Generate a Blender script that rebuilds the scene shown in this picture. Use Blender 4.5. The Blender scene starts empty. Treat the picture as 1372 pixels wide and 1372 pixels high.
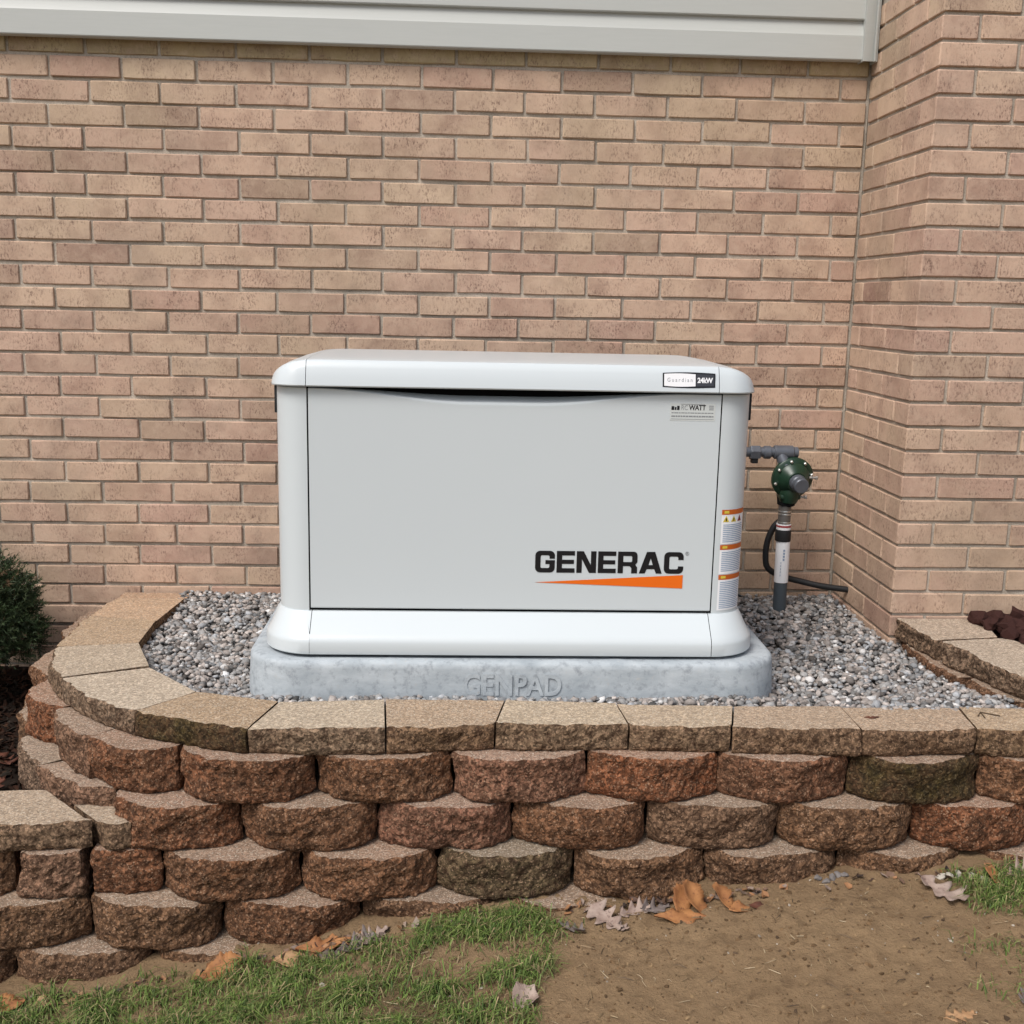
import bpy, bmesh, math, random
import numpy as np
from mathutils import Vector, Matrix, noise

R = math.radians
SC = bpy.context.scene
COL = SC.collection
rnd = random.Random(11)

# ------------------------------------------------------------------ camera
def cam_axes(pitch, roll, yaw):
    r = Vector((math.cos(yaw), math.sin(yaw), 0)); f = Vector((-math.sin(yaw), math.cos(yaw), 0)); u = Vector((0, 0, 1))
    f, u = f*math.cos(pitch) - u*math.sin(pitch), u*math.cos(pitch) + f*math.sin(pitch)
    r, u = r*math.cos(roll) - u*math.sin(roll), u*math.cos(roll) + r*math.sin(roll)
    return r, u, f
cd = bpy.data.cameras.new('camera'); cam = bpy.data.objects.new('camera', cd); COL.objects.link(cam)
r_, u_, f_ = cam_axes(0.18859, -0.02111, -0.04622)
cam.matrix_world = Matrix(((r_.x, u_.x, -f_.x, 0.0068), (r_.y, u_.y, -f_.y, -3.5286), (r_.z, u_.z, -f_.z, 0.9479), (0, 0, 0, 1)))
cd.sensor_width = 36; cd.sensor_fit = 'HORIZONTAL'; cd.lens = 36*1478/1372
cd.clip_start = 0.05; cd.clip_end = 400
SC.camera = cam

# ------------------------------------------------------------------ sky, sun, exposure
SUN_DIR = Vector((0.40, 0.46, -0.79)).normalized()          # the way the light travels
W = bpy.data.worlds.new('World'); SC.world = W; W.use_nodes = True
nt = W.node_tree; nt.nodes.clear()
sky = nt.nodes.new('ShaderNodeTexSky'); sky.sky_type = 'NISHITA'; sky.sun_disc = False
sky.sun_elevation = math.asin(-SUN_DIR.z)
sky.sun_rotation = math.atan2(-SUN_DIR.x, -SUN_DIR.y)
sky.air_density = 1.0; sky.dust_density = 3.0; sky.ozone_density = 1.0
hs = nt.nodes.new('ShaderNodeHueSaturation'); hs.inputs['Saturation'].default_value = 0.58   # a white overcast
bg = nt.nodes.new('ShaderNodeBackground'); bg.inputs[1].default_value = 0.10
wo = nt.nodes.new('ShaderNodeOutputWorld')
nt.links.new(sky.outputs[0], hs.inputs['Color']); nt.links.new(hs.outputs[0], bg.inputs[0]); nt.links.new(bg.outputs[0], wo.inputs[0])
sl = bpy.data.lights.new('sun', 'SUN'); sl.energy = 1.5; sl.angle = R(24); sl.color = (1, 0.97, 0.93)
so = bpy.data.objects.new('sun', sl); COL.objects.link(so)
so.rotation_euler = SUN_DIR.to_track_quat('-Z', 'Y').to_euler()
SC.view_settings.view_transform = 'Standard'; SC.view_settings.look = 'None'
SC.view_settings.exposure = 0.73; SC.view_settings.gamma = 1.0

# ------------------------------------------------------------------ helpers
def tag(o, label=None, cat=None, group=None, kind=None):
    if label: o['label'] = label
    if cat: o['category'] = cat
    if group: o['group'] = group
    if kind: o['kind'] = kind
    return o

def empty(name, loc=(0, 0, 0)):
    o = bpy.data.objects.new(name, None); COL.objects.link(o); o.location = loc; o.empty_display_size = 0.05
    return o

def link(name, me, parent=None, loc=None, color=None):
    o = bpy.data.objects.new(name, me); COL.objects.link(o)
    if parent is not None:
        o.parent = parent
        o.matrix_parent_inverse = Matrix.Translation(parent.location).inverted()
    if loc is not None: o.location = loc
    if color is not None: o.color = (*color, 1)
    return o

def mesh(name, verts, faces, mats=(), midx=None, smooth=False):
    me = bpy.data.meshes.new(name); me.from_pydata([tuple(v) for v in verts], [], faces)
    for m in (mats if isinstance(mats, (list, tuple)) else [mats]): me.materials.append(m)
    if midx: me.polygons.foreach_set('material_index', midx)
    if smooth: me.polygons.foreach_set('use_smooth', [True]*len(me.polygons))
    me.update()
    return me

def smooth_by_angle(me, ang=35):
    bm = bmesh.new(); bm.from_mesh(me)
    for f in bm.faces: f.smooth = True
    for e in bm.edges:
        if len(e.link_faces) == 2 and e.calc_face_angle(0) > R(ang): e.smooth = False
    bm.to_mesh(me); bm.free()
    return me

def bm_mesh(name, bm, mat, ang=35):
    bmesh.ops.recalc_face_normals(bm, faces=bm.faces)
    me = bpy.data.meshes.new(name); bm.to_mesh(me); bm.free(); me.materials.append(mat)
    return smooth_by_angle(me, ang)

def bbox(bm, x0, x1, y0, y1, z0, z1, bev=0.0, seg=2):
    r = bmesh.ops.create_cube(bm, size=1)
    for v in r['verts']:
        v.co = Vector(((x0+x1)/2 + v.co.x*(x1-x0), (y0+y1)/2 + v.co.y*(y1-y0), (z0+z1)/2 + v.co.z*(z1-z0)))
    if bev:
        es = list({e for v in r['verts'] for e in v.link_edges})
        bmesh.ops.bevel(bm, geom=es, offset=bev, segments=seg, affect='EDGES', profile=0.5)

def lathe(bm, axis_o, axis_d, prof, n=24):
    """prof: list of (dist along the axis, radius)"""
    d = Vector(axis_d).normalized(); a = d.orthogonal().normalized(); b = d.cross(a); o = Vector(axis_o)
    rings = []
    for t, rr in prof:
        rings.append([bm.verts.new(o + d*t + (a*math.cos(2*math.pi*i/n) + b*math.sin(2*math.pi*i/n))*rr) for i in range(n)])
    for p, q in zip(rings, rings[1:]):
        for i in range(n): bm.faces.new((p[i], p[(i+1) % n], q[(i+1) % n], q[i]))
    bm.faces.new(rings[0][::-1]); bm.faces.new(rings[-1])

def catmull(pts, k=8):
    P = [Vector(p) for p in pts]; P = [P[0]*2-P[1]] + P + [P[-1]*2-P[-2]]; out = []
    for i in range(1, len(P)-2):
        a, b, c, d = P[i-1:i+3]
        for j in range(k):
            t = j/k
            out.append(0.5*((2*b) + (c-a)*t + (2*a-5*b+4*c-d)*t*t + (3*b-a-3*c+d)*t**3))
    out.append(P[-2]); return out

def tube(bm, pts, r, n=12):
    rings = []; up = Vector((0.3, 0.2, 1)).normalized()
    for i, p in enumerate(pts):
        t = (pts[min(i+1, len(pts)-1)] - pts[max(i-1, 0)]).normalized()
        a = t.cross(up).normalized(); b = t.cross(a)
        rings.append([bm.verts.new(p + (a*math.cos(2*math.pi*j/n) + b*math.sin(2*math.pi*j/n))*r) for j in range(n)])
    for p, q in zip(rings, rings[1:]):
        for i in range(n): bm.faces.new((p[i], p[(i+1) % n], q[(i+1) % n], q[i]))
    bm.faces.new(rings[0][::-1]); bm.faces.new(rings[-1])

def fbm(x, y, z, s=1.0, oct=3):
    return noise.fractal(Vector((x*s, y*s, z*s)), 1.0, 2.0, oct)

# ------------------------------------------------------------------ materials
class NT:
    def __init__(self, name, rough=0.6, spec=0.4):
        self.m = bpy.data.materials.new(name); self.m.use_nodes = True
        self.t = self.m.node_tree; self.b = self.t.nodes['Principled BSDF']
        self.b.inputs['Roughness'].default_value = rough; self.b.inputs['Specular IOR Level'].default_value = spec
    def n(self, typ, **kw):
        o = self.t.nodes.new('ShaderNode'+typ)
        for k, v in kw.items(): setattr(o, k, v)
        return o
    def l(self, a, b): self.t.links.new(a, b); return self
    def coords(self, scale=(1, 1, 1), kind='Object', jitter=True):
        tc = self.n('TexCoord'); mp = self.n('Mapping'); mp.inputs['Scale'].default_value = scale
        self.l(tc.outputs[kind], mp.inputs['Vector'])
        if jitter:
            oi = self.n('ObjectInfo'); mu = self.n('Math', operation='MULTIPLY'); mu.inputs[1].default_value = 61.7
            self.l(oi.outputs['Random'], mu.inputs[0]); self.l(mu.outputs[0], mp.inputs['Location'])
        return mp.outputs[0]
    def noise(self, vec, scale, detail=4, rough=0.55):
        o = self.n('TexNoise'); o.inputs['Scale'].default_value = scale; o.inputs['Detail'].default_value = detail; o.inputs['Roughness'].default_value = rough
        self.l(vec, o.inputs['Vector']); return o.outputs['Fac']
    def cells(self, vec, scale, rand=1.0):
        o = self.n('TexVoronoi'); o.inputs['Scale'].default_value = scale; o.inputs['Randomness'].default_value = rand
        self.l(vec, o.inputs['Vector']); sp = self.n('SeparateColor'); self.l(o.outputs['Color'], sp.inputs[0]); return sp.outputs[0], o.outputs['Distance']
    def ramp(self, fac, stops):
        o = self.n('ValToRGB'); e = o.color_ramp.elements
        while len(e) < len(stops): e.new(0.5)
        for el, (p, c) in zip(e, stops):
            el.position = p; el.color = (*c, 1) if isinstance(c, tuple) else (c, c, c, 1)
        self.l(fac, o.inputs[0]); return o.outputs[0]
    def mix(self, fac, a, b, mode='MIX'):
        o = self.n('MixRGB', blend_type=mode)
        for i, v in ((0, fac), (1, a), (2, b)):
            if isinstance(v, (int, float)): o.inputs[i].default_value = v
            elif isinstance(v, tuple): o.inputs[i].default_value = (*v, 1)
            else: self.l(v, o.inputs[i])
        return o.outputs[0]
    def color(self, c):
        if isinstance(c, tuple): self.b.inputs['Base Color'].default_value = (*c, 1)
        else: self.l(c, self.b.inputs['Base Color'])
        return self
    def bump(self, h, strength=0.3, dist=0.004, prev=None):
        o = self.n('Bump'); o.inputs['Strength'].default_value = strength; o.inputs['Distance'].default_value = dist
        self.l(h, o.inputs['Height'])
        if prev is not None: self.l(prev, o.inputs['Normal'])
        self.l(o.outputs[0], self.b.inputs['Normal']); return o.outputs[0]

def m_plain(name, col, rough=0.5, spec=0.4, metal=0.0, var=0.0):
    t = NT(name, rough, spec); t.b.inputs['Metallic'].default_value = metal
    v = t.coords(jitter=False)
    n = t.noise(v, 35, 5)
    t.color(t.mix(n, tuple(c*(1-var-0.03) for c in col), tuple(min(1, c*(1+var+0.03)) for c in col)))
    return t.m

def m_brick():
    t = NT('brick_clay', 0.85, 0.25)
    oi = t.n('ObjectInfo'); v = t.coords(); vs = t.coords((1, 1, 0.5))
    big = t.noise(v, 10, 3); sp = t.noise(vs, 190, 4, 0.75); mid = t.noise(v, 42, 5, 0.7); patch = t.noise(v, 17, 2)
    dark = t.mix(0.55, oi.outputs['Color'], (0.19, 0.105, 0.078))
    c = t.mix(t.ramp(big, [(0.44, 0.0), (0.70, 0.75)]), oi.outputs['Color'], dark)
    c = t.mix(t.ramp(mid, [(0.46, 0.0), (0.72, 0.45)]), c, (0.54, 0.40, 0.30))
    pits = t.mix(1.0, t.ramp(sp, [(0.36, 0.85), (0.50, 0.0)]), t.ramp(patch, [(0.42, 0.15), (0.62, 1.0)]), 'MULTIPLY')
    c = t.mix(pits, c, (0.14, 0.080, 0.060))
    gp = t.n('NewGeometry'); w1 = t.noise(gp.outputs['Position'], 1.7, 5, 0.6); w2 = t.noise(gp.outputs['Position'], 4.3, 5, 0.65)
    c = t.mix(t.ramp(w1, [(0.47, 0.0), (0.64, 0.55)]), c, t.mix(0.55, c, (0.33, 0.265, 0.165)))
    c = t.mix(t.ramp(w2, [(0.54, 0.0), (0.70, 0.5)]), c, t.mix(0.6, c, (0.22, 0.165, 0.13)))
    t.color(c)
    t.bump(t.mix(0.5, sp, mid), 0.8, 0.003)
    return t.m

def m_mortar():
    t = NT('mortar', 0.95, 0.15); v = t.coords(jitter=False)
    n = t.noise(v, 9, 4); g = t.noise(v, 240, 3, 0.7)
    c = t.mix(t.ramp(n, [(0.3, 0.0), (0.7, 1.0)]), (0.34, 0.295, 0.24), (0.54, 0.475, 0.395)); c = t.mix(t.ramp(g, [(0.35, 0.45), (0.5, 0.0)]), c, (0.17, 0.145, 0.115))
    t.color(c); t.bump(g, 0.7, 0.003); return t.m

def grains(t, v, c, sc, lo, hi, light):
    """exposed aggregate: every grain its own tone, with dark gaps between grains"""
    cell, dist = t.cells(v, sc); f, fd = t.cells(v, sc*2.1)
    c = t.mix(1.0, c, t.ramp(cell, [(0.0, lo), (0.55, 1.0), (0.86, hi), (1.0, hi*1.15)]), 'MULTIPLY')
    c = t.mix(t.ramp(f, [(0.84, 0.0), (0.97, 0.75)]), c, light)
    return c, cell, dist
def m_block(top, cap=False):
    t = NT('block_top' if top else ('cap_split_face' if cap else 'block_split_face'), 0.93, 0.2)
    oi = t.n('ObjectInfo'); v0 = t.coords(); base = oi.outputs['Color']
    wv = t.n('TexNoise'); wv.inputs['Scale'].default_value = 90; t.l(v0, wv.inputs['Vector'])
    v = t.mix(0.006, v0, wv.outputs['Color'], 'ADD')
    big = t.noise(v0, 11, 4); mid = t.noise(v0, 55, 5, 0.75); g = t.noise(v0, 210, 4, 0.75)
    if top:
        base = t.mix(0.36, base, (0.42, 0.335, 0.26))
        c = t.mix(t.ramp(big, [(0.3, 0.0), (0.7, 0.5)]), base, t.mix(0.55, base, (0.26, 0.20, 0.14)))
        c, cell, dist = grains(t, v, c, 220, 0.70, 1.28, (0.62, 0.55, 0.45))
        c = t.mix(t.ramp(g, [(0.34, 0.6), (0.48, 0.0)]), c, (0.14, 0.10, 0.07))
    else:
        if cap: base = t.mix(0.74, base, (0.145, 0.082, 0.045))
        c = t.mix(t.ramp(big, [(0.32, 0.0), (0.68, 0.6)]), base, t.mix(0.6, base, (0.12, 0.075, 0.045)))
        c, cell, dist = grains(t, v, c, 175, 0.40, 1.6, (0.44, 0.28, 0.18))
        c = t.mix(t.ramp(mid, [(0.36, 0.85), (0.54, 0.0)]), c, (0.045, 0.022, 0.012))
    t.color(c)
    b1 = t.bump(mid, 0.3 if top else 0.9, 0.004 if top else 0.012)
    b2 = t.bump(cell, 0.35 if top else 0.8, 0.0015 if top else 0.004, b1)
    t.bump(g, 0.4 if top else 0.7, 0.002 if top else 0.003, b2)
    return t.m

def m_moss():
    t = NT('mossy_split_face', 0.95, 0.2); v = t.coords()
    big = t.noise(v, 14, 4); mid = t.noise(v, 55, 5, 0.75); g = t.noise(v, 230, 4, 0.75)
    c = t.mix(t.ramp(big, [(0.40, 0.0), (0.68, 1.0)]), (0.088, 0.048, 0.026), (0.058, 0.040, 0.014))
    c, cell, dist = grains(t, v, c, 185, 0.5, 1.6, (0.20, 0.15, 0.08))
    c = t.mix(t.ramp(mid, [(0.34, 0.8), (0.52, 0.0)]), c, (0.018, 0.014, 0.008)); t.color(c)
    b1 = t.bump(mid, 0.9, 0.012); t.bump(g, 0.8, 0.004, b1); return t.m

def m_attr(name, rough=0.85, spec=0.25, nscale=90, amt=0.25, bump=0.0):
    t = NT(name, rough, spec); a = t.n('VertexColor', layer_name='col'); v = t.coords(jitter=False)
    n = t.noise(v, nscale, 4)
    t.color(t.mix(t.ramp(n, [(0.3, amt), (0.6, 0.0)]), a.outputs[0], (0.03, 0.025, 0.02)))
    if bump: t.bump(n, bump, 0.003)
    return t.m

def m_paint():
    t = NT('off_white_enamel', 0.30, 0.5); v = t.coords(jitter=False)
    n = t.noise(v, 1.7, 3); f = t.noise(v, 700, 2)
    c = t.mix(n, (0.535, 0.575, 0.590), (0.558, 0.598, 0.610)); t.color(c)
    t.b.inputs['Coat Weight'].default_value = 0.15; t.b.inputs['Coat Roughness'].default_value = 0.2
    w = t.noise(v, 5.5, 2); b1 = t.bump(w, 0.10, 0.004)
    t.bump(f, 0.06, 0.0006, b1); return t.m

def m_pad():
    t = NT('cast_concrete', 0.9, 0.2); v = t.coords((1, 1, 2.6), jitter=False); v2 = t.coords(jitter=False)
    a = t.noise(v, 9, 6, 0.65); b = t.noise(v2, 45, 5, 0.7); g = t.noise(v2, 240, 3)
    c = t.mix(t.ramp(a, [(0.3, 0.0), (0.7, 1.0)]), (0.30, 0.335, 0.36), (0.47, 0.505, 0.525))
    c = t.mix(t.ramp(b, [(0.32, 0.75), (0.49, 0.0)]), c, (0.23, 0.25, 0.27))
    c = t.mix(t.ramp(b, [(0.62, 0.0), (0.75, 0.45)]), c, (0.47, 0.42, 0.36))
    t.color(c); h = t.bump(b, 0.35, 0.003); t.bump(g, 0.3, 0.001, h); return t.m

def m_vinyl():
    t = NT('vinyl_siding', 0.45, 0.4); v = t.coords((0.4, 6, 6), jitter=False)
    g = t.noise(v, 30, 4)
    t.color(t.mix(g, (0.42, 0.43, 0.405), (0.46, 0.47, 0.445))); t.bump(g, 0.12, 0.001); return t.m

def m_soil():
    t = NT('bare_soil', 0.93, 0.2); v = t.coords(jitter=False)
    a = t.n('VertexColor', layer_name='col')
    big = t.noise(v, 3.2, 5, 0.6); mid = t.noise(v, 26, 6, 0.7); g = t.noise(v, 150, 5, 0.75)
    c = t.mix(t.ramp(big, [(0.35, 0.0), (0.7, 0.6)]), (0.285, 0.190, 0.105), (0.205, 0.132, 0.072))
    c = t.mix(t.ramp(mid, [(0.30, 0.6), (0.5, 0.0)]), c, (0.125, 0.076, 0.040))
    c = t.mix(t.ramp(g, [(0.57, 0.0), (0.72, 0.5)]), c, (0.33, 0.23, 0.13))
    gs = t.mix(t.mix(1.0, a.outputs[0], t.ramp(big, [(0.42, 0.0), (0.60, 0.8)]), 'MULTIPLY'), c, t.mix(mid, (0.055, 0.050, 0.020), (0.13, 0.092, 0.045)))
    t.color(gs); b1 = t.bump(mid, 0.9, 0.016); t.bump(g, 0.9, 0.006, b1); return t.m

def m_leaf(name, c1, c2, c3):
    t = NT(name, 0.7, 0.3); v = t.coords()
    n = t.noise(v, 28, 5, 0.6); n2 = t.noise(v, 120, 4, 0.7)
    c = t.mix(t.ramp(n, [(0.35, 0.0), (0.65, 1.0)]), c1, c2)
    c = t.mix(t.ramp(n2, [(0.30, 0.8), (0.44, 0.0)]), c, c3); t.color(c); t.bump(n2, 0.4, 0.001)
    t.m.use_backface_culling = False
    return t.m

M = dict(
    brick=m_brick(), mortar=m_mortar(), face=m_block(False), top=m_block(True), capface=m_block(False, True), moss=m_moss(), paint=m_paint(), pad=m_pad(), vinyl=m_vinyl(),
    soil=m_soil(), gravel=m_attr('river_gravel', 0.75, 0.3, 220, 0.25), grass=m_attr('grass_blade', 0.6, 0.3, 40, 0.12),
    mulch=m_attr('bark_mulch', 0.95, 0.1, 60, 0.4), needle=m_attr('conifer_needles', 0.6, 0.3, 30, 0.2),
    lava=m_plain('lava_rock', (0.042, 0.018, 0.015), 0.95, 0.15, 0, 0.55), bark=m_plain('bark', (0.08, 0.055, 0.035), 0.9, 0.2, 0, 0.3),
    black=m_plain('black_rubber', (0.012, 0.012, 0.013), 0.6), inner=m_plain('dark_interior', (0.008, 0.008, 0.009), 0.9, 0.1),
    ink=m_plain('black_vinyl_decal', (0.008, 0.008, 0.010), 0.35), orange=m_plain('orange_decal', (0.74, 0.135, 0.006), 0.4),
    warn=m_plain('warning_orange', (0.50, 0.105, 0.010), 0.45), white=m_plain('white_sticker', (0.80, 0.80, 0.81), 0.4),
    clear=m_plain('pale_sticker', (0.56, 0.585, 0.57), 0.35), grey_ink=m_plain('grey_print', (0.24, 0.25, 0.26), 0.5), blue_ink=m_plain('blue_grey_print', (0.26, 0.34, 0.46), 0.5),
    yellow=m_plain('yellow_print', (0.62, 0.47, 0.06), 0.5), charcoal=m_plain('charcoal_plate', (0.035, 0.037, 0.045), 0.4),
    green=m_plain('green_enamel', (0.010, 0.034, 0.018), 0.35, 0.5, 0, 0.2), steel=m_plain('zinc_steel', (0.62, 0.62, 0.60), 0.28, 0.5, 0.9),
    iron=m_plain('grey_coated_iron', (0.105, 0.115, 0.135), 0.42, 0.5, 0.25, 0.2), pvc=m_plain('grey_conduit', (0.065, 0.080, 0.092), 0.5, 0.4, 0, 0.1),
    red=m_plain('red_band', (0.33, 0.05, 0.05), 0.5), galv=m_plain('dark_galvanised', (0.16, 0.15, 0.14), 0.4, 0.5, 0.5, 0.25),
    leaf_orange=m_leaf('orange_brown_leaf', (0.38, 0.175, 0.065), (0.22, 0.088, 0.035), (0.09, 0.035, 0.02)),
    leaf_tan=m_leaf('tan_leaf', (0.42, 0.26, 0.14), (0.33, 0.18, 0.085), (0.13, 0.07, 0.04)),
    leaf_pink=m_leaf('pale_pinkish_leaf', (0.37, 0.285, 0.235), (0.22, 0.15, 0.12), (0.11, 0.065, 0.055)),
    leaf_grey=m_leaf('grey_brown_leaf', (0.20, 0.165, 0.15), (0.105, 0.078, 0.068), (0.05, 0.035, 0.03)),
    leaf_dark=m_leaf('dark_red_brown_leaf', (0.13, 0.045, 0.025), (0.075, 0.03, 0.02), (0.03, 0.014, 0.01)),
)

# ------------------------------------------------------------------ ground
GX = [-60, -1.6, -.98, -.71, -.5, -.18, .15, .53, .84, 1.125, 1.6, 60]
GZ = [-.60, -.56, -.52, -.486, -.460, -.39, -.347, -.330, -.291, -.262, -.235, -.20]
def gz(x, y):
    z = float(np.interp(x, GX, GZ))
    if -3 < x < 3 and y > -6:
        z += 0.012*fbm(x, y, 3.1, 3.0, 3) + 0.0045*fbm(x, y, 7.7, 17, 3) + 0.0048*fbm(x, y, 2.2, 42, 2)
    return z
def grass_amount(x, y):
    """0..1: how grassy the ground is"""
    w = 0.035*fbm(x, y, 1.3, 9, 3)
    a = 0.0
    edge = float(np.interp(x, [-1.6, -.5, -.2, -.05, .06, .22, .30], [-1.40, -1.405, -1.40, -1.36, -1.335, -1.40, -1.50]))
    if y < edge + w and x < 0.20 + w*1.2 + max(0, (-1.50-y))*-0.10: a = 1.0 if (y < edge + w - 0.03 and x < 0.16 + w) else 0.45
    if (x - 0.005)**2/0.085**2 + (y + 1.52)**2/0.075**2 < 1 + w*8: a = min(a, 0.06)
    if (x - 0.10)**2/0.06**2 + (y + 1.62)**2/0.05**2 < 1 + w*8: a = min(a, 0.15)
    if x > 1.07 + w and y < -1.345 and y > -1.57 + (1.3-x)*0.4 + w: a = 1.0
    if x > 1.02 + w*2 and y < -1.60: a = max(a, 0.10)
    if y < -2.05 + 3*w: a = max(a, 0.9)
    return a

xs = [-60, -25, -10, -5, -3] + list(np.arange(-2.2, -1.2, 0.025)) + list(np.arange(-1.2, 1.45, 0.0105)) + list(np.arange(1.45, 2.2001, 0.025)) + [3, 5, 10, 25, 60]
ys = [-80, -40, -20, -10, -6, -4.4, -3.4] + list(np.arange(-2.7, -1.95, 0.025)) + list(np.arange(-1.95, -1.27, 0.0105)) + [-1.25, -1.2, -1.0, 0.5, 30]
V = []; Gm = []
for y in ys:
    for x in xs:
        V.append((x, y, gz(x, y))); Gm.append(grass_amount(x, y) if abs(x) < 3 and y > -3.5 else (1.0 if y < -2 or abs(x) > 2 else 0))
nx = len(xs); F = [(j*nx+i, j*nx+i+1, (j+1)*nx+i+1, (j+1)*nx+i) for j in range(len(ys)-1) for i in range(nx-1)]
me = mesh('ground', V, F, M['soil'], smooth=True)
ca = me.color_attributes.new('col', 'FLOAT_COLOR', 'POINT')
ca.data.foreach_set('color', [c for g in Gm for c in (g, g, g, 1)])
tag(link('ground', me), kind='structure')

# ------------------------------------------------------------------ brick walls
CP = 0.0677; ZJ0 = 1.638; JT = 0.0088           # course pitch, height of the first bed joint in view, joint width
XC, PD = 1.243, 0.5146                          # inner corner, projection of the pilaster
JX = [-1.248, -1.024, -0.799, -0.576, -0.357, -0.136, 0.082, 0.297, 0.514, 0.731, 0.944, 1.157]
JX = [-1.248 - 0.222*k for k in range(8, 0, -1)] + JX

def brick_shape(L, H, D, seed, endface=False):
    """front face on y=0 facing -y, centred in x and z; worn arrises"""
    rr = random.Random(seed)
    def per(ins, jit):
        pts = []
        nxs, nzs = 5, 2
        a, b = L/2-ins, H/2-ins
        ch = 0.0022
        for i in range(nxs): pts.append((-a+ch+(2*a-2*ch)*i/(nxs-1), -b))
        for i in range(nzs): pts.append((a, -b+ch+(2*b-2*ch)*i/(nzs-1)))
        for i in range(nxs): pts.append((a-ch-(2*a-2*ch)*i/(nxs-1), b))
        for i in range(nzs): pts.append((-a, b-ch-(2*b-2*ch)*i/(nzs-1)))
        return [(x+rr.uniform(-jit, jit), z+rr.uniform(-jit, jit)) for x, z in pts]
    r0 = per(0, 0.0003); r1 = per(0, 0.0009); r2 = per(0.0026, 0.0009); n = len(r0)
    v = [(x, D, z) for x, z in r0] + [(x, 0.0035, z) for x, z in r1] + [(x, 0.0, z) for x, z in r2]
    f = []
    for k in (0, 1):
        for i in range(n): f.append((k*n+i, k*n+(i+1) % n, (k+1)*n+(i+1) % n, (k+1)*n+i))
    f.append(tuple(range(2*n, 3*n))); f.append(tuple(range(n-1, -1, -1)))
    return v, f
BR_L = 0.2125
BV = {}
def brick_mesh(kind, v):
    key = (kind, v)
    if key not in BV:
        if kind == 'corner_long': vv, ff = brick_shape(0.208, CP-JT, 0.0995, 900+v)
        elif kind == 'corner_short': vv, ff = brick_shape(0.0985, CP-JT, 0.208, 930+v)
        else: vv, ff = brick_shape(BR_L if kind == 'long' else 0.096, CP-JT, 0.09, 100*len(kind)+v)
        BV[key] = mesh('brick_'+kind, vv, ff, M['brick'])
    return BV[key]

PAL = [(0.535, 0.370, 0.270), (0.52, 0.355, 0.265), (0.545, 0.39, 0.28), (0.495, 0.33, 0.245), (0.485, 0.32, 0.245), (0.44, 0.285, 0.215), (0.39, 0.245, 0.19)]
def brick_color(z, x, rr):
    c = Vector(PAL[min(int(abs(rr.gauss(0, 2.4))), 6)])
    ty = max(0, min(1, (z-0.95)/0.9))*(0.85 if x < 0.7 else 0.45)
    if rr.random() < 0.30 + 0.5*ty: c = c.lerp(Vector((0.53, 0.42, 0.285)), rr.uniform(0.25, 0.65)*(0.25+0.75*ty))
    if z > ZJ0 - CP*0.1 and x < 1.24: c = c.lerp(Vector((0.33, 0.265, 0.13)), 0.75)     # top course pulled to a darker olive
    if rr.random() < 0.07: c = c*0.8
    return c*rr.uniform(0.93, 1.05)

def joined_part(name, items, mats, parent):
    """items: list of (verts, faces, offset) -> one mesh"""
    V = []; F = []
    for v, f, o in items:
        b = len(V); V += [(p[0]+o[0], p[1]+o[1], p[2]+o[2]) for p in v]; F += [tuple(i+b for i in q) for q in f]
    o = link(name, mesh(name, V, F, mats), parent, color=(0.48, 0.315, 0.225)); tag(o, kind='stuff'); return o

wall = tag(empty('brick_wall', (0, 0, 0)), 'long pinkish tan brick wall behind the white generator, below the siding', 'brick wall')
bm = bmesh.new(); bbox(bm, -3.2, XC+0.004, 0.0070, 0.25, -0.62, 1.80); link('mortar', bm_mesh('mortar', bm, M['mortar']), wall)
rr = random.Random(5); rest = []
for k in range(-1, 32):
    zc = ZJ0 - k*CP - CP/2 + JT*0.0
    zc = ZJ0 - k*CP - CP/2 + JT/2
    js = JX if k % 2 == 0 else [(a+b)/2 for a, b in zip(JX, JX[1:])]
    js = [j + rr.gauss(0, 0.004) - 0.0004*k*(1 if k % 2 else 0.6) for j in js] + [XC]
    for a, b in zip(js, js[1:]):
        last = b == XC
        L = b-a-JT - (0.002 if last else 0)
        xc = (a+b)/2 - (0.001 if last else 0)
        if b < -2.9: continue
        out = (b < -1.46) or (zc < -0.02 and xc > -1.0) or (zc < -0.30) or (-0.40 < a and b < 0.66 and 0.0 < zc < 0.70)
        dz = rr.gauss(0, 0.0014); dy = rr.uniform(-0.003, 0.0022)
        if out:
            v, f = brick_shape(L, CP-JT, 0.05, rr.randrange(10**6)); rest.append((v, f, (xc, dy, zc+dz))); continue
        kind = 'long' if L > 0.14 else 'half'
        o = link('brick', brick_mesh(kind, rr.randrange(7 if kind == 'long' else 4)), wall, (xc, dy, zc+dz), brick_color(zc, xc, rr))
        o.scale = (L/(BR_L if kind == 'long' else 0.096), 1, 1); o.rotation_euler = (rr.gauss(0, 0.006), rr.gauss(0, 0.0030), rr.gauss(0, 0.004))
joined_part('bricks_out_of_view', rest, M['brick'], wall)

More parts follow.
